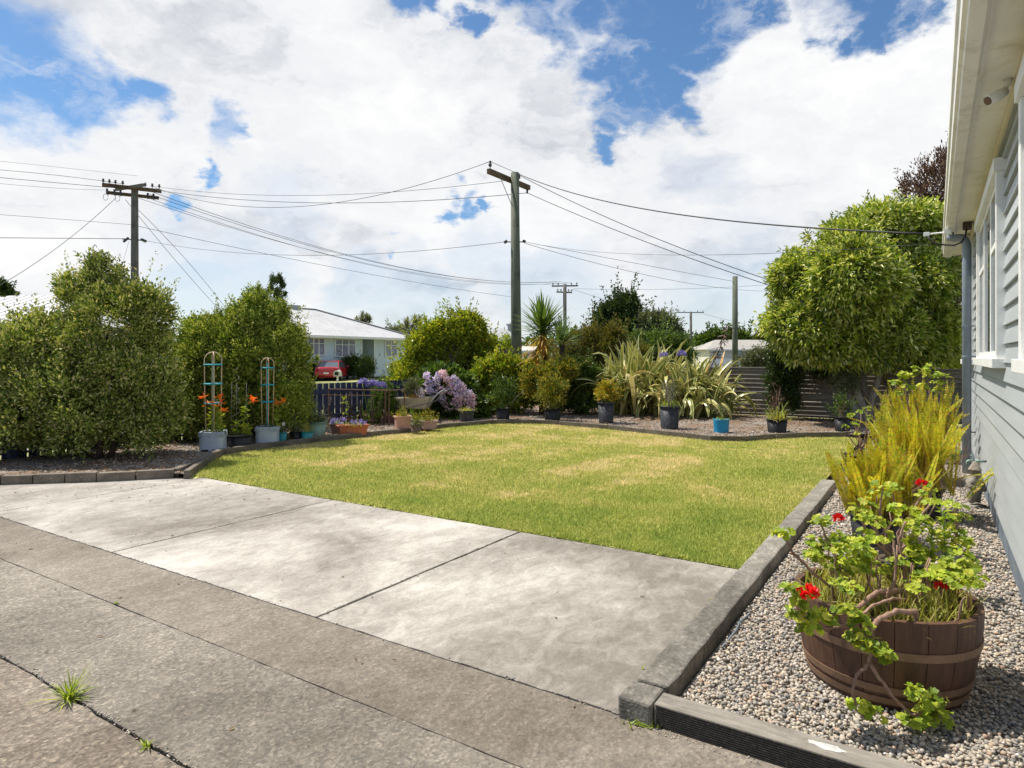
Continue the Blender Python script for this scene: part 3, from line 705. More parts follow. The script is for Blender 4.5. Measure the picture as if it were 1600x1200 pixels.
# ------------------------------------------------------------------ plant materials
BARK = wood('bark', (.10, .075, .055), (.24, .19, .15), .95, (1, 1, .3), 25)
BARK_P = wood('pale_bark', (.20, .16, .13), (.46, .41, .36), .95, (1, 1, .4), 22)
BARK_D = wood('dark_bark', (.045, .032, .025), (.12, .085, .065), .95, (1, 1, .3), 25)
STEM_B = wood('brown_stem', (.20, .105, .07), (.40, .26, .19), .75, (1, 1, .5), 40)
STEM_G = paint('green_stem', (.16, .26, .05), .6, .3, 10)
L_olive = leafmat('olive_leaf', [(.06, .10, .02), (.12, .18, .03), (.22, .30, .05), (.36, .42, .085), (.52, .52, .16), (.66, .58, .36)], .2)  # last tones mix pale leaf tips with painted sun highlights
L_hedge = leafmat('hedge_leaf', [(.06, .105, .018), (.13, .21, .026), (.25, .33, .045), (.42, .46, .08), (.62, .60, .20)], .2)  # brightest tones put sunlit highlights into the leaf colour
L_cypress = leafmat('cypress_leaf', [(.03, .055, .015), (.06, .09, .022), (.09, .12, .03)], .2)
L_camellia = leafmat('camellia_leaf', [(.06, .11, .012), (.15, .23, .018), (.28, .36, .025), (.44, .46, .04), (.52, .45, .06)], .35, .35, .5)
L_green = leafmat('mid_green_leaf', [(.03, .06, .012), (.06, .11, .018), (.11, .18, .03), (.18, .26, .045)], .3, .4, .5)
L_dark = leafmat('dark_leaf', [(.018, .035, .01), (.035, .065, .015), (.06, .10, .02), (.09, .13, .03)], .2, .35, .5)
L_tree = leafmat('tree_leaf', [(.06, .11, .014), (.16, .25, .022), (.32, .41, .04), (.54, .57, .10), (.80, .78, .42)], .28, .32, .7)  # palest tone paints the glints of sun on the foliage
L_lime = leafmat('lime_leaf', [(.16, .26, .03), (.28, .38, .04), (.40, .46, .06), (.50, .50, .10)], .4, .4)
L_euc = leafmat('grey_green_leaf', [(.07, .095, .045), (.12, .15, .07), (.20, .22, .12), (.28, .28, .18)], .25)
L_rust = leafmat('rusty_green_leaf', [(.07, .09, .02), (.13, .15, .03), (.20, .19, .04), (.25, .16, .05)], .3)
L_purple = leafmat('purple_leaf', [(.05, .03, .03), (.10, .05, .05), (.16, .09, .08), (.22, .15, .11)], .25)
L_yell = leafmat('yellowing_leaf', [(.18, .24, .03), (.34, .34, .04), (.50, .40, .05), (.60, .34, .05)], .35)
L_mixed = leafmat('shrub_leaf_mixed', [(.08, .12, .02), (.17, .22, .035), (.30, .30, .05), (.50, .33, .05)], .35)
L_fern = leafmat('fern_leaf', [(.26, .32, .02), (.44, .48, .03), (.58, .56, .04), (.60, .46, .05), (.45, .26, .04)], .45, .45, .35, True)
L_geran = leafmat('geranium_leaf', [(.14, .22, .02), (.27, .37, .03), (.42, .49, .045), (.56, .55, .075)], .38, .5, .3, True)
L_dry = leafmat('dry_grass', [(.30, .26, .07), (.45, .42, .10), (.34, .40, .06), (.58, .47, .22)], .4)
L_yucca = leafmat('yucca_leaf', [(.05, .10, .02), (.09, .17, .03), (.15, .24, .045), (.2, .28, .08)], .2, .35, .5)
L_orange = leafmat('dead_yucca_leaf', [(.50, .22, .03), (.62, .34, .04), (.55, .40, .08), (.3, .16, .05)], .35)
F_red = leafmat('red_petal', [(.70, .01, .02), (.85, .03, .03)], .3, .5)
F_orange = leafmat('orange_petal', [(.85, .16, .02), (.95, .32, .03), (.80, .10, .03)], .35, .5)
F_hyd = leafmat('hydrangea_petal', [(.44, .38, .84), (.60, .52, .90), (.74, .64, .90), (.84, .74, .86)], .3, .7)
F_hydp = leafmat('hydrangea_pink', [(.66, .42, .66), (.78, .56, .74), (.80, .68, .76)], .3, .7)
F_aga = leafmat('agapanthus_petal', [(.20, .17, .66), (.30, .26, .78), (.42, .38, .85)], .3)
M_flax, nt, b = newmat('flax_leaf')
uvn = nt.nodes.new('ShaderNodeUVMap'); sp = nt.nodes.new('ShaderNodeSeparateXYZ'); nt.links.new(uvn.outputs[0], sp.inputs[0]); ge = nt.nodes.new('ShaderNodeNewGeometry')
base = ramp(nt, ge.outputs['Random Per Island'], [(0, (.09, .15, .02)), (.45, (.24, .28, .04)), (.75, (.46, .43, .10)), (.93, (.62, .56, .22)), (1, (.6, .28, .04))])
ab = nt.nodes.new('ShaderNodeMath'); ab.operation = 'SUBTRACT'; nt.links.new(sp.outputs[0], ab.inputs[0]); ab.inputs[1].default_value = .5
a2 = nt.nodes.new('ShaderNodeMath'); a2.operation = 'ABSOLUTE'; nt.links.new(ab.outputs[0], a2.inputs[0])
cc = mixc(nt, base, (.68, .62, .28), mrange(nt, a2.outputs[0], .30, .38)); nt.links.new(cc, b.inputs['Base Color']); b.inputs['Roughness'].default_value = .35; b.inputs['Specular IOR Level'].default_value = .5
tr = nt.nodes.new('ShaderNodeBsdfTranslucent'); nt.links.new(cc, tr.inputs[0]); mx = nt.nodes.new('ShaderNodeMixShader'); mx.inputs[0].default_value = .22
nt.links.new(b.outputs[0], mx.inputs[1]); nt.links.new(tr.outputs[0], mx.inputs[2]); nt.links.new(mx.outputs[0], nt.nodes['Material Output'].inputs['Surface'])

# ------------------------------------------------------------------ shrubs and trees
def shrub(name, label, cat, base, lobes_px, Y, mat, n_clump, per, cr, L, Wd, bark=BARK, depth=.8, zmin=.1, shell=(.78, 1.06), inner=.2, up=.25,
          spiky=1.0, droop=0.0, trunks=None, tr=.03, group=None, crown_name='crown', dY=0.0, trunk_name='trunk', lump=None, shoots=None):
    """lobes_px: (px, py, half width px, half height px[, depth offset m]) seen at distance Y"""
    bx = Vector((base[0], base[1], 0)); r = thing(name, label, cat, bx, 0, group); lob = []
    for q in lobes_px:
        dy = q[4] if len(q) > 4 else 0.0; yy = Y + dy; c = AT(q[0], q[1], yy) - bx; rx, rz = q[2] * yy / F, q[3] * yy / F
        lob.append((c.x, c.y, c.z, rx, max(rx, rz) * depth if depth > 0 else -depth, rz))
    mr_ = min(max(p_[3:]) for p_ in lob); lz = lump if lump else max(cr * 1.7, .34 * max(max(p_[3:]) for p_ in lob) ** .8)
    lz = min(lz, cr * 3.2)
    V, Fc = crown(lumpy(lob, lz * 1.15), n_clump, per, cr * .62, L, Wd, (.68, 1.02), .10, up, spiky, zmin, droop, .7)
    # upright leafy shoots break the outline
    ns_ = max(8, n_clump // 9) if shoots is None else shoots; la = np.array(lob, float); kk = rng.choice(len(la), ns_, p=la[:, 3] * la[:, 4] / (la[:, 3] * la[:, 4]).sum())
    dd = rdir(ns_); dd[:, 2] = np.abs(dd[:, 2]) * .9 + .1; dd = unit(dd); b0 = la[kk, :3] + dd * la[kk, 3:] * .97; hh = cr * rng.uniform(.8, 2.6, ns_) * (.45 if droop else 1); lean = dd * .45 + [0, 0, .9] + rng.normal(size=(ns_, 3)) * .18; q_ = 20
    u = rng.random((ns_, q_)); P = b0[:, None] + lean[:, None] * (hh[:, None] * u)[:, :, None] + rng.normal(size=(ns_, q_, 3)) * cr * .10
    if droop: lean[:, 2] -= .5
    D = lean[:, None] * .6 + rng.normal(size=(ns_, q_, 3)) * .6; n_ = ns_ * q_
    v2, f2 = leaves(P.reshape(-1, 3), D.reshape(-1, 3), rdir(n_) + [0, 0, .6], L * rng.uniform(.6, 1.1, n_), Wd * rng.uniform(.6, 1.1, n_)); V, Fc = merge([(V, Fc), (v2, f2)])
    npmesh(crown_name, V, Fc, mat, r)
    m = MB()
    if trunks is None:
        trunks = []
        for q in lob:
            for _ in range(2):
                trunks.append([(random.uniform(-.12, .12), random.uniform(-.12, .12), .0), (q[0] * .3, q[1] * .3, q[2] * .4), (q[0] + random.uniform(-.4, .4) * q[3], q[1] + random.uniform(-.4, .4) * q[4], q[2] + .2 * q[5])])
    for t in trunks:
        pts = []; t = [Vector(p) for p in t]
        for i in range(len(t) - 1):
            for k in range(3): pts.append(t[i].lerp(t[i + 1], k / 3) + Vector((random.uniform(-.02, .02), random.uniform(-.02, .02), 0)))
        pts.append(t[-1]); n = len(pts); m.tube(pts, [tr * (1.15 - .8 * i / (n - 1)) for i in range(n)], 7)
        for _ in range(4):                               # side limbs into the crown
            i = random.randrange(n // 2, n); q = random.choice(lob); e = Vector((q[0] + random.uniform(-.8, .8) * q[3], q[1] + random.uniform(-.8, .8) * q[4], q[2] + random.uniform(-.5, .8) * q[5]))
            m.tube(wobble(pts[i], pts[i].lerp(e, .8), 4, .06), [tr * .45, tr * .4, tr * .3, tr * .2, tr * .1], 5)
    m.build(trunk_name, bark, r, smooth=True)
    return r

g0 = G(155, 722)
r = shrub('large_shrub', 'tall olive green rounded shrub, the biggest plant at the left edge', 'shrub', g0.xy,
      [(176, 560, 76, 108), (150, 470, 45, 52), (222, 485, 38, 44), (155, 432, 10, 34), (183, 445, 7, 26), (112, 462, 10, 26), (60, 590, 70, 95, -.2), (100, 640, 90, 70, -.4), (236, 630, 46, 60), (12, 610, 45, 80, -.3), (-60, 600, 60, 90), (190, 650, 80, 50), (70, 665, 75, 32, -.2), (215, 672, 50, 26, -.2)],
      9.9, L_olive, 2300, 54, .16, .056, .028, BARK_D, .75, .22, up=.5, spiky=1.35, inner=.16,
      trunks=[[(0, 0, 0), (-.05, .05, .9), (.1, .1, 2.1)], [(.12, .05, 0), (.35, .1, .9), (.6, .2, 1.9)], [(-.15, .0, 0), (-.6, .1, .8), (-1.0, .2, 1.5)], [(.05, -.1, 0), (.15, -.15, .7), (.3, 0, 1.7)], [(-.4, .3, 0), (-1.1, .3, .7), (-1.6, .4, 1.3)]], tr=.04)
r = shrub('hedge_shrub', 'dense mid green hedge shrub behind the trellis pots, left of the picket gap', 'shrub', G(390, 684).xy,
      [(400, 580, 80, 85), (335, 600, 60, 95), (310, 545, 40, 45), (385, 520, 55, 40), (430, 545, 45, 55), (447, 615, 30, 60), (350, 640, 75, 45), (438, 645, 42, 36), (385, 500, 25, 25), (402, 482, 16, 26), (372, 496, 15, 18), (432, 500, 12, 26), (330, 515, 14, 18)],
      12.1, L_hedge, 2500, 50, .15, .055, .028, BARK_D, .8, .12, up=.45, spiky=1.15, inner=.14, tr=.03)
for k, (px, py, w_, h_, lab) in enumerate([(434, 468, 4.2, 36, 'narrow dark cypress spire poking above the hedge, the taller of two'), (407, 478, 6, 24, 'short blunt cypress spire poking above the hedge, the lower of two')]):
    Yc = 14.0 + .3 * k; lob = [(px, py, w_, h_), (px - 1, py + 30, w_ + 2, 30)]
    shrub('cypress', lab, 'tree', ((px - 800) / F * Yc, Yc), lob, Yc, L_cypress, 520, 34, .055, .04, .018, BARK_D, 1.0, .1, up=1.2, spiky=1.8,
          trunks=[[(0, 0, 0), (0, 0, 1.2), (0, 0, HZ(py, Yc))]], tr=.04, group='cypress spires behind the hedge')
shrub('camellia', 'yellow green glossy shrub between the picket gap and the power pole', 'shrub', G(690, 650).xy,
      [(700, 560, 55, 55, .3), (722, 525, 34, 36, .3), (656, 590, 40, 44), (628, 615, 22, 38, -.3), (752, 565, 30, 45, .4), (680, 530, 26, 26), (662, 545, 28, 28)],
      18.3, L_camellia, 1500, 34, .2, .085, .05, BARK, .7, .1, up=.3, inner=.2, spiky=1.2, tr=.03)
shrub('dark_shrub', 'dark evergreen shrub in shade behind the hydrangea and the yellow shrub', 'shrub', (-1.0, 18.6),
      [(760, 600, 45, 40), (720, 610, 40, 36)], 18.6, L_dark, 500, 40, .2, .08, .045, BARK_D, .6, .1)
shrub('rhododendron', 'broad leaved shrub with whorls of lime green leaves right of the hydrangea', 'shrub', (0.0, 17.4),
      [(790, 590, 38, 32, 0), (765, 600, 30, 34, 0), (815, 605, 24, 34, 0), (780, 620, 42, 22, 0), (835, 590, 16, 24, 0)], 17.4, L_camellia, 620, 26, .16, .13, .055, BARK, .7, .12, up=.3, inner=.15, tr=.02)
shrub('round_shrub', 'round dark green shrub on the bed between two black pots', 'shrub', ((905-800)/F*17.2, 17.2),
      [(908, 608, 36, 40, 0), (900, 580, 22, 18, 0), (885, 615, 20, 30, 0)], 17.2, L_green, 700, 36, .13, .06, .035, BARK_D, .85, .05, inner=.15)
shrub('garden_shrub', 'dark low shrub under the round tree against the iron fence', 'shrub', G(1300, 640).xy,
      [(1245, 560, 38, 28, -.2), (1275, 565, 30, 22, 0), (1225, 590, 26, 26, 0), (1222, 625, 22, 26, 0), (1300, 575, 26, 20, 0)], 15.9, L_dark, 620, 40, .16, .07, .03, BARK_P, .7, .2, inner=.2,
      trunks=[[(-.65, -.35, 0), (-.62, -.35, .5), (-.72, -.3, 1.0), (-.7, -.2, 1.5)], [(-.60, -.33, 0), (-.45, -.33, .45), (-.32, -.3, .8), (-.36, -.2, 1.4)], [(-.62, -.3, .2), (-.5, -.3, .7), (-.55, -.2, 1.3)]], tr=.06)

# round tree by the iron fence
tb = G(1352, 664); Yt = 14.7
r = shrub('round_tree', 'large round leafy tree overhanging the iron fence beside the house', 'tree', tb.xy,
      [(1385, 362, 66, 38, .5), (1315, 394, 54, 42, .1), (1440, 375, 42, 48, .8), (1262, 440, 46, 48, .1), (1338, 440, 72, 54, -.9), (1428, 440, 52, 52, 0), (1240, 505, 36, 44, 0),
       (1292, 508, 56, 50, -.6), (1372, 518, 62, 48, -.5), (1434, 515, 44, 52, .2), (1345, 545, 56, 24, -.2), (1415, 545, 50, 26, .1), (1262, 538, 38, 30, -.1), (1300, 548, 36, 24, -.3), (1450, 540, 34, 36, .3)],
      Yt, L_tree, 3400, 42, .24, .12, .042, BARK, .95, .9, lump=.5, shell=(.8, 1.05), inner=.16, up=.0, droop=.35, trunks=[], tr=.06)
for ch in list(r.children):
    if ch.name.startswith('trunk'): bpy.data.objects.remove(ch)
m = MB()
def tp(px, py, dy=0.0): return AT(px, py, Yt + dy) - Vector((tb.x, tb.y, 0))
for pts, r0 in (([(1352, 668, 0), (1350, 640, 0), (1338, 610, 0), (1325, 575, 0), (1318, 520, .1), (1290, 470, 0)], .10), ([(1356, 668, 0), (1360, 630, 0), (1372, 590, 0), (1385, 560, 0), (1400, 500, .2), (1410, 430, .2)], .085),
                ([(1345, 668, 0), (1340, 645, 0), (1330, 620, .1), (1322, 590, .1), (1330, 520, .3), (1345, 430, .3)], .09), ([(1360, 668, .1), (1358, 640, .1), (1350, 600, .2), (1352, 560, .2), (1360, 480, .2), (1360, 390, .3)], .07), ([(1338, 610, 0), (1310, 560, -.1), (1270, 520, -.1), (1250, 480, 0)], .05)):
    q = [tp(*p) for p in pts]; n = len(q); m.tube(q, [r0 * (1 - .7 * i / (n - 1)) for i in range(n)], 9)
for _ in range(26):
    a = tp(random.uniform(1300, 1400), random.uniform(480, 570)); e = tp(random.uniform(1225, 1460), random.uniform(340, 560), random.uniform(-.8, .8)); m.tube(wobble(a, e, 4, .1), [.035, .028, .02, .014, .007], 5)
m.build('trunk', BARK_P, r, smooth=True)
V, Fc = crown([tuple(tp(1322, 595, -.25)) + (.28, .2, .17)], 60, 40, .1, .05, .02, up=-.1); npmesh('epiphyte', V, Fc, L_euc, r)
shrub('purple_tree', 'purple leaved tree rising behind the round tree under the eave', 'tree', (14.0, 20.5),
      [(1455, 310, 38, 45, 0), (1478, 270, 22, 26, 0), (1440, 300, 22, 20, 0), (1480, 420, 40, 110, 0), (1450, 370, 40, 50, 0)], 21.0, L_purple, 700, 30, .3, .13, .04, BARK_D, .8, .5, shell=(.5, 1.15), inner=.4, up=.9, spiky=1.6, tr=.07)
shrub('small_tree', 'bright green shrub seen beyond the iron fence beside the house corner', 'shrub', (12.6, 18.6), [(1492, 560, 14, 26, 0), (1478, 575, 12, 14, 0)], 18.6, L_lime, 120, 30, .15, .08, .04, BARK, .8, .3)

# ------------------------------------------------------------------ yuccas
def yucca(label, px, pytop, Y, headr, base_z=0.0, dead=True, n=210):
    x = (px - 800) / F * Y; r = thing('yucca', label, 'yucca', (x, Y, 0), 0, 'yuccas beside the power pole'); zc = HZ(pytop, Y)
    MB().tube([(0, 0, 0), (.03, 0, zc * .5), (0, 0, zc)], [.11, .08, .07], 9).build('trunk', BARK_D, r, smooth=True)
    k = n; P = np.tile([0, 0, zc], (k, 1)) + rng.normal(size=(k, 3)) * [.03, .03, .10]; D = polar(k, -12, 88)
    V, Fc, uv = strips(P, D, rng.uniform(.75, 1.0, k) * headr, .062, rng.uniform(0, .35, k), 4, [.6, 1, .9, .6, .05]); npmesh('leaf_rosette', V, Fc, L_yucca, r, uv)
    if dead:
        k = 190; P = np.stack([rng.normal(size=k) * .04, rng.normal(size=k) * .04, zc - rng.uniform(.1, 1.1, k)], 1); D = polar(k, -65, -5)
        V, Fc, uv = strips(P, D, rng.uniform(.5, .9, k) * headr, .05, .5, 4, [.6, 1, .9, .6, .05]); npmesh('dead_leaf', V, Fc, L_orange, r, uv)
    return r
yucca('tall spiky yucca with orange dead leaves just right of the power pole', 848, 515, 17.2, .95)
yucca('lower spiky yucca behind and right of the tall one', 878, 535, 18.0, .72, dead=False, n=80)
shrub('garden_shrub', 'loose orange tinged shrub around the foot of the tall yucca', 'shrub', G(868, 636).xy, [(862, 590, 26, 20, .8), (835, 600, 20, 22, .8), (880, 580, 22, 14, .8)], 15.6, L_mixed, 260, 26, .16, .09, .03, BARK, .7, .15, shell=(.6, 1.15), up=.6)

# ------------------------------------------------------------------ flax clumps
def flax(label, px, py, zadd, n, Ls, wide, seed, green=0, tilt=(-1, 0)):
    p = G(px, py); r = thing('flax', label, 'flax', (p.x, p.y, 0), 0, 'flax clumps in front of the iron fence')
    P = np.stack([rng.normal(size=n) * .36, rng.normal(size=n) * .2, rng.uniform(.02, .15, n)], 1); D = polar(n, 48, 88)
    V, Fc, uv = strips(P, D, rng.uniform(.65, 1.1, n) * Ls, rng.uniform(.09, .145, n) * wide, rng.uniform(1.3, 4.6, n) * (D[:, 2] * -.5 + 1.3), 9, [.5, .8, 1, 1, .95, .8, .55, .08], .3); npmesh('leaf_blades', V, Fc, M_flax, r, uv)
    if green:
        P = np.stack([rng.normal(size=green) * .15 + .1, rng.normal(size=green) * .1 - .25, rng.uniform(.3, .5, green)], 1)
        V, Fc, uv = strips(P, polar(green, 30, 85), rng.uniform(.4, .75, green), .045, rng.uniform(.4, 1.2, green), 5); npmesh('young_leaf', V, Fc, L_green, r, uv)
    for (dx, dz, ln) in ((.4, 0, 1.9),) if green else ():
        MB().tube([(0, 0, .1), (.35, 0, 1.2), (.62, 0, 1.75), (.85, 0, 2.35)], [.016, .013, .01, .006], 6).build('flower_stalk', BARK_D, r, smooth=True)
        k = 46; u = rng.uniform(.55, 1, k); P = np.stack([.35 + (u - .4) * .85, rng.normal(size=k) * .05, 1.2 + (u - .4) * 1.95], 1)
        V, Fc = leaves(P, polar(k, -70, 10), rdir(k), .22, .022); npmesh('seed_pods', V, Fc, L_purple, r)
    return r
flax('wide arching flax with cream striped leaves between the two tall grey pots', 1000, 650, 0, 330, 1.95, 1.15, 1)
flax('second flax with tawny leaves and a dark leaning flower stalk beside the iron fence', 1086, 654, 0, 240, 1.6, .95, 2, green=60)

# ------------------------------------------------------------------ hydrangea
hp = G(700, 656); r = thing('hydrangea', 'mophead hydrangea with lilac blue and pink flower heads', 'hydrangea', (hp.x, hp.y, 0))
Yh = hp.y; lob = []
for (px, py, w_, h_) in ((700, 622, 42, 36), (690, 600, 30, 22), (725, 640, 26, 20), (675, 640, 24, 18)):
    c = AT(px, py, Yh) - r.location; lob.append((c.x, c.y, c.z, w_ * Yh / F, .45, h_ * Yh / F))
V, Fc = crown(lob, 320, 26, .14, .13, .09, up=.2, zmin=.08); npmesh('foliage', V, Fc, L_green, r)
m = MB()
for _ in range(14): m.tube(wobble((random.uniform(-.1, .1), 0, 0), (random.uniform(-.5, .5), random.uniform(-.3, .1), random.uniform(.5, 1)), 3, .03), .01, 5)
m.build('stem', BARK, r)
heads = [(670, 600, 8), (682, 595, 8), (674, 606, 10), (687, 586, 7), (692, 584, 7), (656, 613, 9), (671, 610, 6), (677, 614, 9), (689, 611, 8), (662, 625, 7), (691, 623, 7), (697, 628, 8), (703, 634, 10), (698, 593, 6), (710, 592, 6), (713, 598, 7), (716, 603, 8),
         (705, 609, 9), (713, 612, 9), (722, 607, 8), (719, 603, 7), (726, 613, 8), (717, 620, 9), (728, 621, 9), (733, 615, 7), (737, 621, 7), (738, 629, 7), (731, 630, 8), (723, 627, 8), (712, 626, 8), (735, 637, 7), (715, 634, 7), (667, 587, 6), (705, 601, 6)]
for (px, py, rr) in heads:
    yy = Yh - .60 + random.uniform(-.05, .05); c = AT(px, py, yy) - r.location; rad = rr * yy / F * .93; k = 130; d = rdir(k); P = np.array(c)[None] + d * rad * rng.uniform(.75, 1, (k, 1))
    V, Fc = leaves(P, rdir(k) * .9 + d * .3, d, .04, .04, .05); npmesh('flower_head', V, Fc, F_hydp if (px > 695 and py > 618) or random.random() < .2 else F_hyd, r)

# agapanthus: behind the picket gap and among the flax
def agapanthus(label, px, py, Y, n=3, zb=0.0, spread=.25):
    x = (px - 800) / F * Y; r = thing('agapanthus', label, 'agapanthus', (x, Y, 0), 0, 'agapanthus in flower'); z0 = HZ(py, Y)
    V, Fc, uv = strips(np.tile([0, 0, .05], (40, 1)) + rng.normal(size=(40, 3)) * [.12, .1, 0], polar(40, 40, 85), rng.uniform(.45, .7, 40), .035, 1.4, 5); npmesh('leaf_blades', V, Fc, L_green, r, uv)
    for k in range(n):
        dx = (k - (n - 1) / 2) * spread + random.uniform(-.04, .04); z = z0 + random.uniform(-.05, .05)
        MB().tube([(dx * .3, 0, 0), (dx, 0, z)], .009, 6).build('stem', STEM_G, r)
        q = 80; d = rdir(q); d[:, 2] = np.abs(d[:, 2]) - .25; d = unit(d); P = np.array([[dx, 0, z]]) + d * .05; V, Fc = leaves(P, d, rdir(q), .085, .03); npmesh('flower_head', V, Fc, F_aga, r)
    return r
agapanthus('violet blue agapanthus heads leaning over the dried vines at the picket fence', 582, 601, 14.6, 4, spread=.14)
agapanthus('two violet agapanthus heads above the flax leaves', 1052, 556, 16.6, 2, spread=.48)

# ------------------------------------------------------------------ pots
PM = {'black': paint('black_plastic', (.014, .014, .015), .5, .3, 6, dirt=(.05, .045, .04)), 'grey': paint('dark_grey_plastic', (.035, .038, .045), .5, .2, 5, dirt=(.13, .12, .11)),
      'blue': paint('blue_plastic', (.01, .25, .46), .4, .1), 'teal': paint('teal_plastic', (.03, .27, .30), .4, .12), 'pale_green': paint('pale_green_plastic', (.24, .36, .28), .5, .1),
      'terra': paint('terracotta', (.42, .13, .06), .8, .18, 8, dirt=(.3, .2, .15)), 'pink': paint('pink_terracotta', (.52, .30, .24), .8, .12, 6), 'mauve': paint('mauve_plastic', (.40, .25, .26), .7, .12), 'brown': paint('brown_plastic', (.14, .10, .08), .7, .2)}
M_pot_soil = paint('pot_soil', (.09, .065, .045), .95, .5, 30, bmp=.8)
def pot_body(r, rt, rb, h, mat, seg=28, rim=True):
    pr = [(rb, 0), (rb * 1.0, .004), (rt * .97, h * .93)]
    if rim: pr += [(rt * .97, h * .93), (rt * 1.05, h * .935), (rt * 1.06, h), (rt * .96, h), (rt * .92, h * .88), (rt * .5, h * .87)]
    else: pr += [(rt, h), (rt * .95, h), (rt * .92, h * .88), (rt * .5, h * .87)]
    MB().lathe(pr, seg, cap1=False).build('pot', mat, r, smooth=True)
    MB().lathe([(rt * .93, h * .86), (rt * .6, h * .885), (.002, h * .9)], seg, cap0=False, cap1=False).build('soil', M_pot_soil, r)
def box_pot(r, lx, ly, h, mat, taper=.84):
    m = MB(); V = []
    for (k, z, q) in ((taper, 0, 0), (1, h, 0), (1, h, -.02), (1, h * .88, -.03)):
        x, y = lx / 2 * k + q, ly / 2 * k + q; V += [(-x, -y, z), (x, -y, z), (x, y, z), (-x, y, z)]
    m.add(V, [(3, 2, 1, 0)] + [(i * 4 + k, i * 4 + (k + 1) % 4, i * 4 + 4 + (k + 1) % 4, i * 4 + 4 + k) for i in range(3) for k in range(4)])
    m.build('pot', mat, r, bevel=.008)
    MB().box((0, 0, h * .87), (lx - .05, ly - .05, .01)).build('soil', M_pot_soil, r)
    m = MB(); x, y = lx / 2 + .008, ly / 2 + .008
    for bx in ((0, -y, lx + .03, .02), (0, y, lx + .03, .02)): m.box((bx[0], bx[1], h - .012), (bx[2], bx[3], .026))
    for bx in ((-x, 0, .02, ly - .006), (x, 0, .02, ly - .006)): m.box((bx[0], bx[1], h - .012), (bx[2], bx[3], .026))
    m.build('rim', mat, r, bevel=.003)
def tuft(r, z, n, L, wd, mat, spread=.1, el=(35, 88), droop=1.0, name='leaf_blades'):
    P = np.stack([rng.normal(size=n) * spread, rng.normal(size=n) * spread, np.full(n, z)], 1)
    V, Fc, uv = strips(P, polar(n, *el), rng.uniform(.5, 1.1, n) * L, wd, rng.uniform(.3, 1.4, n) * droop, 5); npmesh(name, V, Fc, mat, r, uv)
def bushy(r, z0, z1, rad, mat, n=60, per=16, L=.05, Wd=.022, stems=10, stem=STEM_G, up=.5, dx=0, dy=0):
    zc = (z0 + z1) / 2 + .04; V, Fc = crown([(dx, dy, zc, rad, rad, (z1 - z0) / 2)], n, per, .07, L, Wd, shell=(.35, 1.1), inner=.3, up=up, zmin=z0 * .9); npmesh('foliage', V, Fc, mat, r)
    m = MB()
    for _ in range(stems): a = random.uniform(0, 6.28); q = random.uniform(.2, .9); m.tube(wobble((random.uniform(-.06, .06), random.uniform(-.06, .06), z0), (dx + rad * q * math.cos(a), dy + rad * q * math.sin(a), z0 + (z1 - z0) * random.uniform(.5, .95)), 4, .02), .005, 5)
    m.build('stem', stem, r)
def lily(r, x, y, z0, z1, flowers, lean=0.0):
    m = MB(); pts = wobble((x, y, z0), (x + lean, y, z1), 5, .01); m.tube(pts, [.009, .008, .008, .007, .006, .005], 6); m.build('stem', STEM_G, r)
    n = 46; u = rng.uniform(.05, .92, n); P = np.stack([x + lean * u, np.full(n, y), z0 + (z1 - z0) * u], 1); V, Fc = leaves(P, polar(n, -5, 55), np.tile([0, 0, 1.], (n, 1)) + rdir(n) * .4, rng.uniform(.07, .12, n), .028); npmesh('foliage', V, Fc, L_lime, r)
    for (fx, fz) in flowers:
        d = polar(7, -10, 75); P = np.tile([x + lean + fx, y - .03, z1 + fz], (7, 1)); V, Fc = leaves(P, d, np.tile([0, 0, 1.], (7, 1)) + rdir(7) * .3, .10, .035, .1, .35); npmesh('flower', V, Fc, F_orange, r)
        MB().tube([(x + lean, y, z1 - .04), (x + lean + fx, y - .03, z1 + fz)], .004, 5).build('stem', STEM_G, r)
def pot_at(px, pyb, w_px, h_px, label, kind='potted_plant', group='potted plants along the lawn edge', z0=.06):
    Y = F * (CH - z0) / (pyb - HY); r0 = w_px / 2 * Y / F; Yc = Y + r0 * .8; x = (px - 800) / F * Yc; k = Yc / F
    r = thing(kind, label, 'potted plant', (x, Yc, z0), random.uniform(0, 6), group); return r, w_px / 2 * k, h_px * k

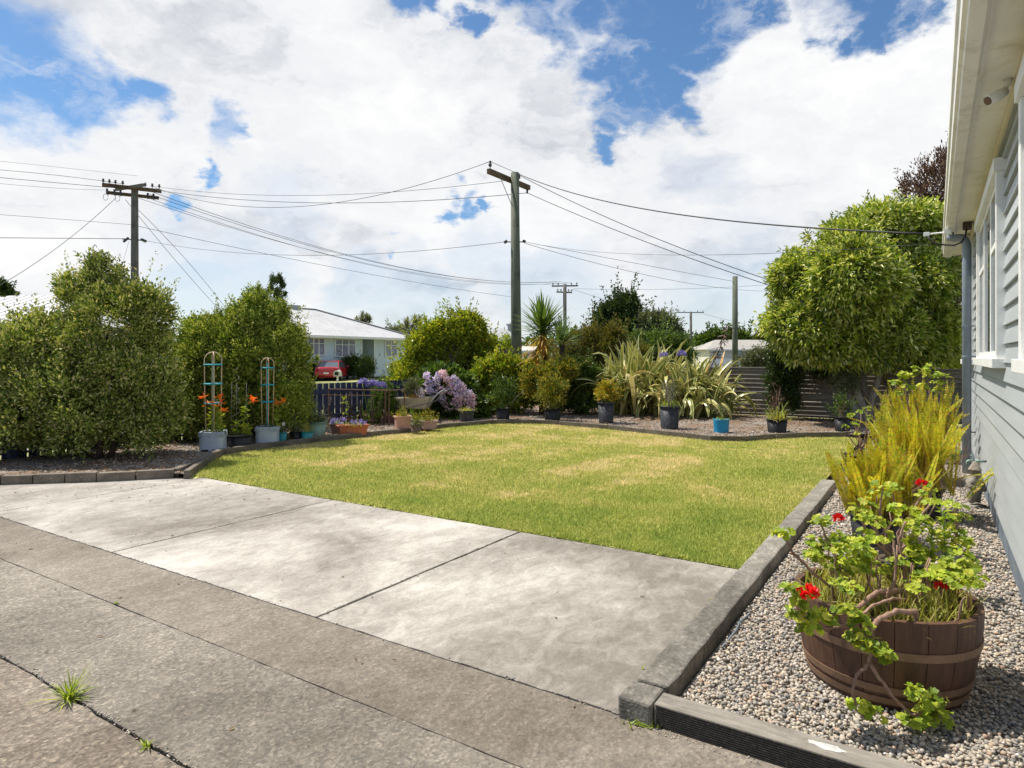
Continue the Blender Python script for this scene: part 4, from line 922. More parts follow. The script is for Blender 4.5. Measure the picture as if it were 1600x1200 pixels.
M_blue_crate = paint('pale_blue_plastic', (.40, .46, .56), .45, .08, 4); M_bamboo = paint('bamboo', (.58, .43, .30), .6, .15, 30); M_teal_ring = paint('teal_ring', (.02, .33, .43), .4, .1); M_wire = paint('grey_wire', (.22, .22, .22), .5, .1)
def crate_planter(px, pyb, wpx, hpx, pytop, ringpx, label, tealpole, lil):
    Y = F * (CH - .06) / (pyb - HY) + .18; x = (px - 800) / F * Y; r = thing('trellis_planter', label, 'planter', (x, Y, .06), R(random.uniform(8, 16)), 'pale blue planters with trellises'); w = wpx * Y / F; h = hpx * Y / F
    seg = 32; m = MB(); pr = []
    def sq(rad, z, n=4.5): return [(rad * math.copysign(abs(math.cos(a)) ** (2 / n), math.cos(a)), rad * math.copysign(abs(math.sin(a)) ** (2 / n), math.sin(a)), z) for a in [2 * math.pi * i / seg for i in range(seg)]]
    V = []; levels = [(w * .47, 0), (w * .475, .03), (w * .47, h * .72), (w * .46, h * .73), (w * .485, h * .98), (w * .47, h), (w * .42, h * .97), (w * .40, h * .85)]
    for (rad, z) in levels: V += sq(rad, z)
    m.add(V, [(i * seg + k, i * seg + (k + 1) % seg, (i + 1) * seg + (k + 1) % seg, (i + 1) * seg + k) for i in range(len(levels) - 1) for k in range(seg)] + [tuple(range(seg - 1, -1, -1))])
    for k in range(28):
        a = 2 * math.pi * k / 28; q = w * .492; px_, py_ = q * math.copysign(abs(math.cos(a)) ** (2 / 4.5), math.cos(a)), q * math.copysign(abs(math.sin(a)) ** (2 / 4.5), math.sin(a)); m.box((px_, py_, h * .86), (.012, .012, h * .22), a)
    m.build('pot', M_blue_crate, r)
    MB().add(sq(w * .42, h * .86), [tuple(range(seg))]).build('soil', M_pot_soil, r)
    m = MB()
    for (sx) in (-1, 1): m.b2(sx * w * .2 - .05, sx * w * .2 + .05, -w * .4765, -w * .470, .0, .035)
    m.build('foot_notch', M_dark, r)
    zt = HZ(pytop, Y) - .06; rr = ringpx * Y / F; base = h * .85
    m = MB()
    for a0 in (20, 110):                                   # two hoops crossing at the top
        a = R(a0); ca, sa = math.cos(a), math.sin(a); pts = [(-rr * .8 * ca, -rr * .8 * sa, base)]
        zs = zt - rr
        pts.append((-rr * .95 * ca, -rr * .95 * sa, (base + zs) / 2))
        for i in range(9): b2_ = math.pi - math.pi * i / 8; pts.append((rr * math.cos(b2_) * ca, rr * math.cos(b2_) * sa, zs + rr * math.sin(b2_)))
        pts += [(rr * .95 * ca, rr * .95 * sa, (base + zs) / 2), (rr * .8 * ca, rr * .8 * sa, base)]
        m.tube(pts, .008, 6)
    m.build('hoop', M_bamboo, r, smooth=True)
    for f in (.40, .66, .92):
        z = base + (zt - rr - base) * f + .02; pts = [(rr * 1.05 * math.cos(2 * math.pi * i / 20), rr * 1.05 * math.sin(2 * math.pi * i / 20), z) for i in range(21)]
        MB().tube(pts, .011, 6).build('ring', M_teal_ring, r, smooth=True)
        MB().box((0, 0, z), (rr * 2, .012, .012), .3).box((0, 0, z + .0005), (.012, rr * 2, .0115), .3).build('spoke', M_teal_ring, r)
    MB().tube([(0, 0, base), (0, 0, zt - rr * .9)], .011 if tealpole else .014, 8).build('centre_pole', M_teal_ring if tealpole else PM['pale_green'], r)
    tuft(r, base, 30, .12, .02, L_green, .09); lil(r, base); return r
crate_planter(333, 706, 38, 30, 550, 12.5, 'pale blue square planter with the taller bamboo hoop trellis and orange lilies, nearest the slab', False,
    lambda r, z: (lily(r, .06, -.05, z, z + .45, [(-.06, .02), (.06, .04)]), lily(r, .10, .02, z, z + .36, [(.05, .0)]), lily(r, -.02, 0, z, z + .52, [(-.10, .06), (.12, .05), (-.05, -.04)])))
crate_planter(418, 695, 35, 27, 559, 9.5, 'pale blue square planter with the shorter trellis on a teal pole and one orange lily', True, lambda r, z: lily(r, .14, 0, z, z + .42, [(.0, .02), (.08, .05)], .03))
r, rt, h = pot_at(375, 700, 37, 19, 'black pot with an orange lily and a spiral wire support between the two blue planters')
pot_body(r, rt, rt * .85, h, PM['black']); r.rotation_euler.z = 0
lily(r, .04, 0, h * .9, h * .9 + .55, [(.10, .06), (.12, .02)], .06); lily(r, -.07, .02, h * .9, h * .9 + .25, []); lily(r, .13, .0, h * .9, h * .9 + .2, [])
m = MB(); pts = [(.06 * (1 - .5 * i / 110) * math.cos(i * .33) * 1.4 - .07, .06 * math.sin(i * .33), h + .0 + i * .0098) for i in range(115)]; m.tube(pts, .0018, 5)
for dx in (-.15, -.06, .12): m.tube([(dx, 0, h * .9), (dx * .9, 0, h + .85)], .003, 5)
m.build('spiral_wire', M_wire, r, smooth=True)
for (px, pyb, wp, hp_, mt_, lab) in ((441, 691, 15, 15, 'teal', 'small teal pot with a white plant tag beside the second blue planter'), (463, 688, 18, 13, 'black', 'small black pot with a wispy plant between two teal pots'), (480, 688, 19, 13, 'teal', 'small teal pot with dry grass leaning left of the pale green bowl')):
    r, rt, h = pot_at(px, pyb, wp, hp_, lab); pot_body(r, rt, rt * .75, h, PM[mt_])
    tuft(r, h * .9, 50, .22, .009, L_dry if px > 470 else L_euc, rt * .4)
    if px == 441: MB().box((-.02, -.02, h + .14), (.05, .004, .06)).box((-.02, -.02, h + .05), (.006, .003, .14)).build('plant_tag', M_white, r)
r, rt, h = pot_at(494, 682, 33, 22, 'pale green bowl pot of drooping grass left of the orange troughs'); pot_body(r, rt, rt * .8, h, PM['pale_green']); tuft(r, h * .9, 190, .36, .012, L_euc, rt * .4, (20, 80), 1.6)
Y = F * (CH - .06) / (680 - HY)
for (pa, pb, lpx, wd_, rz, lab, pn) in ((551, 681, 44, .20, 28, 'long orange terracotta trough with purple flowers at the foot of the vines', 22), (525, 680, 16, .22, 24, 'short dark terracotta trough tucked behind the long orange one', 20)):
    Y = F * (CH - .06) / (pb - HY) + .12 + (.15 if pa == 525 else 0); r = thing('trough_planter', lab, 'planter', ((pa - 800) / F * Y, Y, .06), R(rz)); box_pot(r, lpx * Y / F * 1.05, wd_, .2, PM['terra'] if pa == 551 else PM['brown'])
    tuft(r, .17, 40, .12, .014, L_lime, .08, (30, 85)); V, Fc = crown([(lpx * Y / F * .2, 0, .22, .14, .06, .04)], 16, 20, .03, .03, .02); npmesh('flower', V, Fc, F_aga, r)

# dried grape vines on a rusty frame over a raised bed
vp = G(560, 664); M_rust = paint('rusty_steel', (.17, .09, .06), .8, .3, 12)
def vpt(px, py, Y): return AT(px, py, Y)
r = thing('vine_frame', 'rusty frame with bare vine stumps in front of the navy pickets', 'plant frame'); Yv = 14.3
m = MB()
for (px, y2) in ((608, 14.2), (602, 14.6), (632, 14.9), (513, 14.0)):
    xx = (px - 800) / F * y2; MB().tube([(xx, y2, .05), (xx, y2, HZ(609, y2))], .013 if px != 602 else .022, 6).build('post', M_rust, r)
m = MB(); a = AT(513, 608, 14.0); c2 = AT(608, 610, 14.2); m.tube([a, c2], .011, 6); m.tube([AT(505, 617, 13.8), AT(588, 618, 14.4)], .008, 6); m.tube([AT(605, 610, 14.2), AT(632, 609, 14.9)], .011, 6); m.tube([AT(520, 654, 14), AT(590, 657, 14.3)], .008, 6); m.build('rail', M_rust, r)
m = MB()
for (px, pt, py0) in ((516, 620, 668), (533, 624, 670), (547, 612, 668), (565, 625, 668), (583, 622, 668), (540, 640, 668), (598, 640, 668)):
    xx = (px - 800) / F * Yv; z1 = HZ(pt, Yv); m.tube(wobble((xx, Yv, .05), (xx + random.uniform(-.03, .08), Yv, z1), 5, .05), [.035, .03, .026, .024, .02, .012], 7)
for _ in range(7):
    px = random.uniform(500, 600); m.tube(wobble(AT(px, 650, Yv), AT(px + random.uniform(-25, 25), random.uniform(612, 640), Yv), 5, .08), [.012, .01, .009, .007, .005, .003], 5)
m.build('vine_stump', BARK_D, r, smooth=True)
P = np.array([AT(*p, Yv - .05) for p in ((537, 620), (541, 632), (542, 638), (538, 645), (536, 628), (515, 660), (524, 660))]); P = np.repeat(P, 5, 0) + rng.normal(size=(35, 3)) * .025; V, Fc = leaves(P, rdir(35), rdir(35), .07, .06); npmesh('leaf', V, Fc, L_lime, r)
r = thing('raised_bed', 'small brown timber raised bed behind the rusty frame', 'raised bed', tuple(G(600, 664, .0)[:2]) + (.0,), R(10)); M_rbed = wood('brown_timber', (.12, .045, .03), (.24, .10, .07), .8, (.3, 2, 2), 12)
m = MB(); m.box((0, -.3, .15), (.85, .03, .18)).box((0, .3, .15), (.85, .03, .18)).box((-.41, 0, .15), (.03, .57, .18)).box((.41, 0, .15), (.03, .57, .18)); m.build('side_board', M_rbed, r); MB().box((0, 0, .15), (.79, .57, .1)).build('soil', M_pot_soil, r)
tuft(r, .2, 60, .18, .014, L_orange, .2)
shrub('garden_shrub', 'leafy flowering shrub rising between the rusty posts and the camellia', 'shrub', G(605, 655).xy, [(598, 625, 16, 26, 0), (610, 640, 14, 16, 0)], 15.0, L_green, 150, 24, .12, .06, .03, BARK, .6, .1, shell=(.5, 1.1), up=.6)

# wheelbarrow planter
wp_ = G(648, 662); r = thing('wheelbarrow', 'old cream wheelbarrow used as a flower planter, handles to the right', 'wheelbarrow', (wp_.x, wp_.y, .06), R(-8)); M_tray = paint('cream_enamel', (.50, .46, .34), .5, .15, 6, dirt=(.25, .14, .08))
k = 1.0; m = MB(); m.add([(-.34, -.2, .32), (.30, -.2, .30), (.30, .2, .30), (-.34, .2, .32), (-.5, -.3, .54), (.42, -.3, .56), (.42, .3, .56), (-.5, .3, .54)], [(3, 2, 1, 0), (0, 1, 5, 4), (1, 2, 6, 5), (2, 3, 7, 6), (3, 0, 4, 7)]); m.build('tray', M_tray, r)
MB().box((-.03, 0, .49), (.8, .5, .02)).build('soil', M_pot_soil, r)
for sy in (-1, 1): MB().tube([(-.6, sy * .05, .18), (-.2, sy * .2, .30), (.45, sy * .25, .46), (.62, sy * .26, .66), (.80, sy * .27, .76)], [.016] * 4 + [.024], 8).build('handle', M_wire, r, smooth=True)
for sy in (-1, 1): MB().tube([(.3, sy * .2, .32), (.36, sy * .22, .0)], .014, 7).build('leg', M_rust, r)
n0 = MB(); pts = [(-.62 + .15 * math.cos(i * math.pi / 8), 0, .17 + .15 * math.sin(i * math.pi / 8)) for i in range(17)]; n0.tube(pts, .03, 8, cap=False); n0.build('wheel', M_black, r, smooth=True)
bushy(r, .5, .95, .24, L_euc, 60, 18, .06, .02, 8, STEM_B, dx=-.05); tuft(r, .5, 40, .22, .012, L_orange, .14); 
for (px, pyb, wp2, hp_, mt_, lab, sq) in ((629, 673, 27, 22, 'pink', 'square pink terracotta pot of orange tinged succulents at the corner of the edging', 1), (650, 675, 18, 11, 'brown', 'low brown pot between the pink pot and the mauve pot on the edging', 0), (670, 671, 27, 13, 'mauve', 'low mauve square pot right of the wheelbarrow', 1)):
    r, rt, h = pot_at(px, pyb, wp2, hp_, lab)
    if sq: r.rotation_euler.z = R(20); box_pot(r, rt * 1.75, rt * 1.5, h, PM[mt_])
    else: pot_body(r, rt, rt * .8, h, PM[mt_])
    tuft(r, h * .88, 60, .16, .014, L_yell if px != 650 else L_euc, rt * .4, (20, 85)); bushy(r, h * .8, h + .12, rt * .8, L_mixed, 16, 12, .04, .02, 4)

def dirt_pot(*a): pass
r, rt, h = pot_at(729, 660, 24, 18, 'square grey pot with a wide pale lip in front of the pink hydrangea heads'); r.rotation_euler.z = R(12); box_pot(r, rt * 1.85, rt * 1.7, h, PM['grey'], .82); tuft(r, h * .9, 120, .14, .012, L_dry, rt * .5, (15, 80), 1.5)
r, rt, h = pot_at(786, 657, 22, 19, 'black pot with bare bent branches in front of the lime leaved shrub'); pot_body(r, rt, rt * .88, h, PM['black']); bushy(r, h, h + .75, .32, L_green, 70, 20, .07, .03, 8)
m = MB(); m.tube(wobble((.02, 0, h * .9), (.5, -.05, h + .42), 5, .04), [.014, .013, .012, .01, .008, .006], 6); m.tube(wobble((0, 0, h * .9), (.3, .05, h + .22), 4, .04), .008, 6); o = m.build('bare_branch', BARK_P, r); r.rotation_euler.z = 0
r, rt, h = pot_at(863, 658, 28, 19, 'wide black pot with a bushy yellow green shrub, third along the back edging'); pot_body(r, rt, rt * .84, h, PM['black']); bushy(r, h, h + .74, .38, L_mixed, 190, 22, .06, .022, 22)
tuft(r, h * .9, 60, .3, .01, L_dry, rt * .4)
r, rt, h = pot_at(947, 662, 26, 33, 'tall dark grey pot holding a yellowing leafy plant left of the flax'); pot_body(r, rt, rt * .84, h, PM['grey']); bushy(r, h, h + .38, .28, L_yell, 75, 20, .07, .03, 12)
r, rt, h = pot_at(1046, 671, 31, 36, 'tallest dark grey pot in front of the flax, with a thin grey shrub'); pot_body(r, rt, rt * .86, h, PM['grey']); bushy(r, h, h + .55, .22, L_euc, 50, 14, .04, .015, 16, BARK_P); tuft(r, h * .9, 120, .2, .014, L_lime, rt * .45, (25, 85))
r, rt, h = pot_at(1127, 677, 25, 21, 'bright blue pot with small weedy plants in front of the iron fence'); pot_body(r, rt, rt * .88, h, PM['blue'], rim=False); tuft(r, h * .9, 50, .1, .014, L_lime, rt * .4); bushy(r, h * .9, h + .33, .06, L_euc, 14, 12, .04, .015, 4)
r, rt, h = pot_at(1214, 677, 31, 21, 'wide black pot of strappy dry plants, right of the bright blue pot'); pot_body(r, rt, rt * .86, h, PM['black']); tuft(r, h * .9, 90, .34, .016, L_dry, rt * .5, (15, 80), 1.2); bushy(r, h * .9, h + .65, .12, L_purple, 20, 12, .04, .02, 8, STEM_B); tuft(r, h * .9, 20, .5, .02, L_lime, rt * .4, (30, 70))
r, rt, h = pot_at(1316, 676, 24, 24, 'black pot with a straggly stem at the foot of the round tree'); pot_body(r, rt, rt * .86, h, PM['black']); bushy(r, h * .9, h + .4, .2, L_green, 30, 14, .05, .025, 8, STEM_B)
# orange pot and saucer on the fence
q = W(17.62, 0, 0); Yf = 15.4; op = AT(1375, 578, Yf); tt = ST(op.x, op.y)
r = thing('flower_pot', 'small orange pot on a saucer standing on top of the iron fence', 'pot', tuple(W(17.62, tt[1], 1.29))); MO = paint('orange_terracotta', (.72, .16, .03), .6, .08)
MB().lathe([(.16, 0), (.17, .03), (.14, .03), (.1, .012)], 24, cap1=True).build('saucer', MO, r, smooth=True); MB().lathe([(.075, .016), (.10, .15), (.115, .15), (.12, .19), (.10, .19), (.09, .15)], 24, cap1=True).build('pot', MO, r, smooth=True)
# ------------------------------------------------------------------ near plants beside the house
def scallop(n, P, Nn, rad):
    """rounded, lobed, slightly cupped geranium leaves"""
    k = 14; Nn = unit(Nn); a = unit(np.cross(Nn, rdir(n))); b2 = np.cross(Nn, a); rows = [P]
    for i in range(k):
        th = .35 + (2 * math.pi - .7) * i / (k - 1); rr = rad * (1.0 if i % 2 else .80) * (1 if 1 < i < k - 2 else .85); rows.append(P + (a * math.cos(th) + b2 * math.sin(th)) * rr[:, None] + Nn * (rr * rng.uniform(.05, .38, n))[:, None])
    V = np.stack(rows, 1).reshape(-1, 3); base = np.arange(n)[:, None] * (k + 1)
    Fc = np.concatenate([base + [0, i, i + 1] for i in range(1, k)], 1).reshape(-1, 3); return V, Fc
def geranium_heads(r, pts, n_each=11, rad=.023, spread=.05, name='foliage'):
    P = np.repeat(np.array([tuple(p) for p in pts]), n_each, 0); n = len(P); d = rdir(n); d[:, 2] = np.abs(d[:, 2]) * .8; P = P + d * spread * rng.uniform(.4, 1.1, (n, 1))
    V, Fc = scallop(n, P, d * .7 + [-.15, -.2, .8] + rng.normal(size=(n, 3)) * .35, rad * rng.uniform(.6, 1.25, n)); npmesh(name, V, Fc, L_geran, r)
def flower(r, p, rad=.03, mat=None, n=26):
    d = rdir(n); d[:, 2] = np.abs(d[:, 2]); V, Fc = leaves(np.array([tuple(p)]) + d * rad * .5, d, rdir(n), rad * 1.1, rad * 1.1, .1); npmesh('flower', V, Fc, mat or F_red, r)

# half wine barrel
M_stave, nt, b = newmat('barrel_stave'); f = nz(nt, 12, 7, .65, sc3=(2, 2, .18), dist=.3)
cc = ramp(nt, f, [(.3, (.05, .022, .013)), (.7, (.14, .065, .036))]); cc = mixc(nt, cc, (.22, .13, .09), mrange(nt, nz(nt, 5, 8, .7, sc3=(1, 1, .5)), .58, .75, 0, .6)); nt.links.new(cc, b.inputs['Base Color']); b.inputs['Roughness'].default_value = .6; bump(nt, b, f, .5, .004)
M_hoop = paint('rusty_hoop', (.26, .16, .10), .55, .25, 9, metal=.25, dirt=(.10, .05, .03))
BC = Vector(((1381 - 800) / F * 3.13, 3.13, .02)); BH, BT, BB = .41, .392, .325
r = thing('half_barrel', 'half wine barrel planter of sprawling red geranium on the stones by the house', 'barrel planter', BC)
ns = 19; m = MB()
for k in range(ns):
    a0, a1 = 2 * math.pi * k / ns + .004, 2 * math.pi * (k + 1) / ns - .004; ht = BH + random.uniform(-.004, .004); V = []
    for lv in range(7):
        u = lv / 6; z = ht * u; rad = BB + (BT - BB) * math.sin(u * math.pi / 2 * 1.0) ** .9
        for a, q in ((a0, 0), ((a0 + a1) / 2, 0), (a1, 0), (a1, -.024), (a0, -.024)): V.append(((rad + q) * math.cos(a), (rad + q) * math.sin(a), z))
    m.add(V, [(l * 5 + i, l * 5 + (i + 1) % 5, l * 5 + 5 + (i + 1) % 5, l * 5 + 5 + i) for l in range(6) for i in range(5)] + [(0, 4, 3, 2, 1), (30, 31, 32, 33, 34)])
m.build('stave', M_stave, r)
def rad_at(z): return BB + (BT - BB) * math.sin(z / BH * math.pi / 2) ** .9
for (z, hh) in ((.245, .036), (.08, .033), (.03, .03)):
    MB().lathe([(rad_at(z) + .0005, z), (rad_at(z) + .005, z), (rad_at(z + hh) + .005, z + hh), (rad_at(z + hh) + .0005, z + hh)], 64, cap0=False, cap1=False).build('hoop', M_hoop, r, smooth=False)
MB().lathe([(BT - .03, BH - .075), (BT * .5, BH - .06), (.01, BH - .055)], 32, cap0=False, cap1=True).build('soil', M_pot_soil, r)
n = 1100; a = rng.uniform(0, 6.28, n); q = np.sqrt(rng.random(n)) * (BT - .04); P = np.stack([q * np.cos(a), q * np.sin(a), np.full(n, BH - .07)], 1)
V, Fc, uv = strips(P, polar(n, 25, 88), rng.uniform(.06, .2, n), .006, rng.uniform(.4, 2, n), 4); npmesh('grass', V, Fc, L_dry, r, uv)
def bp(px, py, dy=0.0): return AT(px, py, 3.13 + dy) - BC
m = MB(); heads = []; IN = lambda p: Vector(p)
def branch(pts, r0, r1, head=True):
    r0 *= .78; r1 *= .8
    q = [bp(*p) for p in pts]; fine = []
    if math.hypot(q[0].x, q[0].y) < BT - .03: q = [Vector((q[0].x * .95 + .01, q[0].y, BH - .08)), Vector((q[0].x, q[0].y, min(q[0].z, BH + .02)))] + q[1:]
    else: q[0] = q[0]
    for i in range(len(q) - 1):
        for k in range(5): fine.append(q[i].lerp(q[i + 1], k / 5) + Vector([random.uniform(-.003, .003) for _ in range(3)]))
    fine.append(q[-1]); n = len(fine); m.tube(fine, [(r0 + (r1 - r0) * i / (n - 1)) * random.uniform(.86, 1.2) for i in range(n)], 8)
    if head: heads.append(q[-1])
branch([(1440, 940, -.02), (1395, 935, -.25), (1365, 945, -.38), (1345, 962, -.42), (1325, 975, -.43), (1290, 985, -.40)], .009, .006)
branch([(1410, 920, -.05), (1370, 925, -.2), (1340, 950, -.33), (1320, 948, -.36)], .021, .010)
branch([(1430, 950, -.3), (1400, 955, -.40), (1370, 970, -.44), (1362, 985, -.46), (1362, 1010, -.46), (1358, 1035, -.46)], .016, .008)
branch([(1358, 1035, -.46), (1338, 1055, -.47), (1332, 1080, -.47), (1338, 1110, -.45), (1355, 1125, -.45)], .008, .006)
branch([(1358, 1035, -.46), (1385, 1075, -.47), (1405, 1100, -.46), (1425, 1118, -.45), (1455, 1105, -.44)], .0085, .006)
branch([(1300, 915, 0), (1270, 895, -.05), (1240, 865, -.1), (1226, 838, -.1)], .010, .006)
branch([(1330, 930, 0), (1310, 880, .0), (1290, 840, .05), (1282, 815, .05)], .008, .006)
branch([(1400, 915, .1), (1380, 890, .1), (1360, 860, .1), (1350, 835, .05)], .012, .007)
branch([(1440, 880, .1), (1400, 880, .1), (1370, 850, .1), (1370, 815, .15)], .012, .008)
branch([(1420, 905, 0), (1410, 870, 0), (1405, 840, 0), (1415, 815, 0)], .009, .006)
branch([(1480, 900, .1), (1490, 860, .1), (1495, 820, .15), (1492, 790, .2)], .012, .007)
branch([(1470, 930, 0), (1475, 905, 0), (1470, 880, 0)], .008, .006)
branch([(1375, 925, -.05), (1368, 890, 0), (1372, 860, 0)], .008, .006)
m.build('branch', STEM_B, r, smooth=True)
hp_ = [(1250, 950, -.42), (1232, 925, -.42), (1275, 965, -.43), (1262, 985, -.42), (1255, 930, -.40), (1290, 975, -.43), (1242, 968, -.42),
       (1320, 960, -.44), (1340, 975, -.45), (1345, 1000, -.47), (1365, 1015, -.48), (1375, 1020, -.48), (1330, 960, -.44), (1378, 1028, -.48), (1350, 1012, -.48),
       (1365, 1118, -.46), (1343, 1108, -.46), (1430, 1085, -.46), (1450, 1110, -.45), (1468, 1125, -.45), (1440, 1130, -.45), (1460, 1098, -.45), (1425, 1130, -.46),
       (1225, 838, -.1), (1282, 818, .05), (1275, 850, .05), (1300, 862, .0), (1270, 872, .0), (1310, 845, .05), (1330, 850, .05), (1350, 838, .1), (1345, 815, .15), (1370, 820, .1), (1330, 925, -.25), (1315, 915, -.2), (1385, 845, .1), (1290, 880, 0), (1320, 880, -.05),
       (1355, 870, -.1), (1345, 890, -.1), (1410, 820, .05), (1425, 830, .1), (1440, 815, .15), (1400, 800, .2), (1480, 885, -.1), (1500, 895, -.15), (1465, 895, -.1), (1450, 905, -.15), (1515, 915, -.2), (1525, 905, -.1), (1510, 885, .0), (1475, 905, -.2), (1490, 915, -.25), (1430, 920, -.2), (1440, 905, -.1),
       (1492, 795, .2), (1500, 812, .2), (1485, 815, .15), (1495, 835, .15), (1480, 840, .15), (1505, 850, .1), (1485, 860, .1), (1500, 868, .05)]
hp_ += [(random.uniform(1275, 1360), random.uniform(850, 905), random.uniform(-.12, .12)) for _ in range(9)] + [(random.uniform(1370, 1500), random.uniform(845, 900), random.uniform(-.05, .2)) for _ in range(12)]
geranium_heads(r, [bp(*p) for p in hp_], 18, .021, .05)
m = MB()
for _ in range(26): a = random.uniform(0, 6.28); q0 = random.uniform(.05, .3); m.tube(wobble((q0 * math.cos(a), q0 * math.sin(a), BH - .08), (q0 * 1.25 * math.cos(a), q0 * 1.25 * math.sin(a), BH + random.uniform(.05, .26)), 5, .02), [.006, .0055, .005, .0045, .004, .003], 6)
m.build('stem', STEM_B, r, smooth=True)
# narrow leaved upright weeds among the geranium
for (px, py, ztop) in ((1432, 880, 812), (1455, 870, 820), (1478, 870, 800), (1420, 885, 840)):
    p0 = bp(px, py + 20, .1); p1 = bp(px + random.uniform(-5, 5), ztop, .12); MB().tube([p0, p1], .004, 6).build('stem', STEM_G, r)
    n = 60; u = rng.uniform(.1, 1, (n, 1)); P = np.array(p0)[None] * (1 - u) + np.array(p1)[None] * u; V, Fc = leaves(P, polar(n, 5, 65), np.tile([0, 0, 1.], (n, 1)) + rdir(n) * .4, rng.uniform(.035, .07, n), .013); npmesh('weed_leaf', V, Fc, L_geran, r)
for p in ((1262, 930, -.44), (1470, 918, -.2), (1310, 812, .1)): flower(r, bp(*p), .034 if p[0] == 1262 else .022)

# sword ferns in pots and the geranium growing through them
def fern(label, px, Y, n, Lf, potr, poth, sp=.16, group='sword ferns in pots along the house'):
    x = (px - 800) / F * Y; r = thing('potted_fern', label, 'potted plant', (x, Y, .02), 0, group)
    pot_body(r, potr, potr * .85, poth, PM['black'])
    P = np.stack([rng.normal(size=n) * sp * .55, rng.normal(size=n) * sp * .55, np.full(n, poth * .88)], 1); el = np.clip(88 - np.abs(rng.normal(size=n)) * 19, 25, 90); az = rng.uniform(0, 360, n)
    D = np.stack([np.cos(np.radians(az)) * np.cos(np.radians(el)), np.sin(np.radians(az)) * np.cos(np.radians(el)), np.sin(np.radians(el))], 1); L = rng.uniform(.6, 1.1, n) * Lf; seg = 44
    pos = P.copy(); d = D.copy(); S0 = unit(np.stack([-D[:, 1], D[:, 0], np.zeros(n)], 1) + rng.normal(size=(n, 3)) * .5); parts = []; path = []
    dr = rng.uniform(.1, .7, n)
    for i in range(seg):
        S = unit(S0 - d * (S0 * d).sum(1, keepdims=True)); U = np.cross(S, d); w = .042 * math.sin(math.pi * min(1, .12 + i / seg * .9)) ** .5 * (1 if i < seg - 3 else .6)
        for sg in (-1, 1): parts.append(leaves(pos, S * sg + d * .25 + U * .15, U, w * rng.uniform(.85, 1.15, n), .021, .05, .1))
        path.append(pos.copy()); pos = pos + d * (L / seg)[:, None]; d = d.copy(); d[:, 2] -= dr / seg * 1.2; d = unit(d)
    V, Fc = merge(parts); npmesh('frond', V, Fc, L_fern, r)
    V, Fc, uv = strips(P, D, L * .99, .004, dr * 0, 3, [1, 1, .8, .5]); k = 380
    P2 = np.stack([rng.normal(size=k) * sp * .6, rng.normal(size=k) * sp * .6, np.full(k, poth * .88)], 1); V, Fc, uv = strips(P2, polar(k, 35, 89), rng.uniform(.3, 1.0, k) * Lf, .005, rng.uniform(.1, 1.2, k), 5); npmesh('dry_stalk', V, Fc, L_dead, r, uv)
    return r
L_dead = leafmat('dead_stalk', [(.16, .09, .06), (.28, .17, .12), (.42, .30, .2), (.35, .15, .05)], .2)
rf1 = fern('nearest yellow green sword fern in a black pot just behind the barrel', 1372, 5.3, 130, .64, .21, .26)
rf2 = fern('sword fern behind the nearest one, leaning towards the house', 1432, 6.3, 150, .80, .22, .28, .2)
rf3 = fern('farthest sword fern, tangled with tall geranium stems against the iron fence', 1432, 8.2, 150, .98, .25, .3, .26)
# geranium scrambling through the farthest fern
loc = rf3.location; m = MB(); hs_ = []
for (a, bq, c_) in (((1440, 700), (1420, 640), (1412, 590)), ((1450, 700), (1455, 640), (1450, 590)), ((1460, 700), (1478, 640), (1468, 610)), ((1440, 690), (1432, 630), (1425, 610)), ((1470, 690), (1485, 650), (1465, 600)), ((1430, 700), (1408, 620), (1398, 600))):
    q = [AT(p[0], p[1], 8.1) - loc for p in (a, bq, c_)]; m.tube([q[0], q[0].lerp(q[1], .5), q[1], q[1].lerp(q[2], .5), q[2]], [.012, .011, .010, .008, .005], 6); hs_.append(q[2])
m.build('branch', STEM_B, rf3, smooth=True); more = [AT(px, py, 8.05) - loc for px, py in ((1410, 585), (1430, 580), (1445, 582), (1465, 588), (1475, 590), (1408, 603), (1440, 606), (1405, 618), (1470, 600), (1420, 590), (1452, 575))]
geranium_heads(rf3, hs_ + more, 9, .035, .07, 'geranium_leaf')
# a geranium pot on the lawn side of the ferns and another trailing between barrel and fern
def gpot(label, px, Y, h, spots, nn=11, rr=.2, red=()):
    x = (px - 800) / F * Y; r = thing('potted_geranium', label, 'potted plant', (x, Y, .02), 0, 'geraniums in pots'); pot_body(r, rr, rr * .85, h, PM['black']); m = MB(); L_ = r.location; P = []
    for (a, bq) in spots: e = AT(a, bq, Y + random.uniform(-.12, .12)) - L_; m.tube(wobble((random.uniform(-.05, .05), random.uniform(-.05, .05), h * .88), e, 5, .035), [.010, .009, .008, .007, .006, .004], 6); P.append(e)
    m.build('stem', STEM_B, r, smooth=True); geranium_heads(r, P, nn, .028, .06)
    for (a, bq) in red: flower(r, AT(a, bq, Y - .15) - L_, .026)
    return r
gpot('geranium with thick pale stems in a black pot between the barrel and the nearest fern', 1400, 4.25, .24, [(1380, 762), (1360, 790), (1345, 800), (1395, 770), (1440, 775), (1455, 765), (1460, 790), (1420, 800), (1390, 800), (1330, 800), (1370, 775)], 8, .19, ((1440, 757),))
gpot('small leafy geranium at the lawn side of the ferns by the edging corner', 1345, 9.0, .2, [(1330, 650), (1345, 645), (1360, 655), (1370, 665), (1335, 665), (1355, 640), (1375, 650), (1320, 668), (1385, 640), (1340, 680), (1365, 680)], 12, .2, ((1441, 668),))

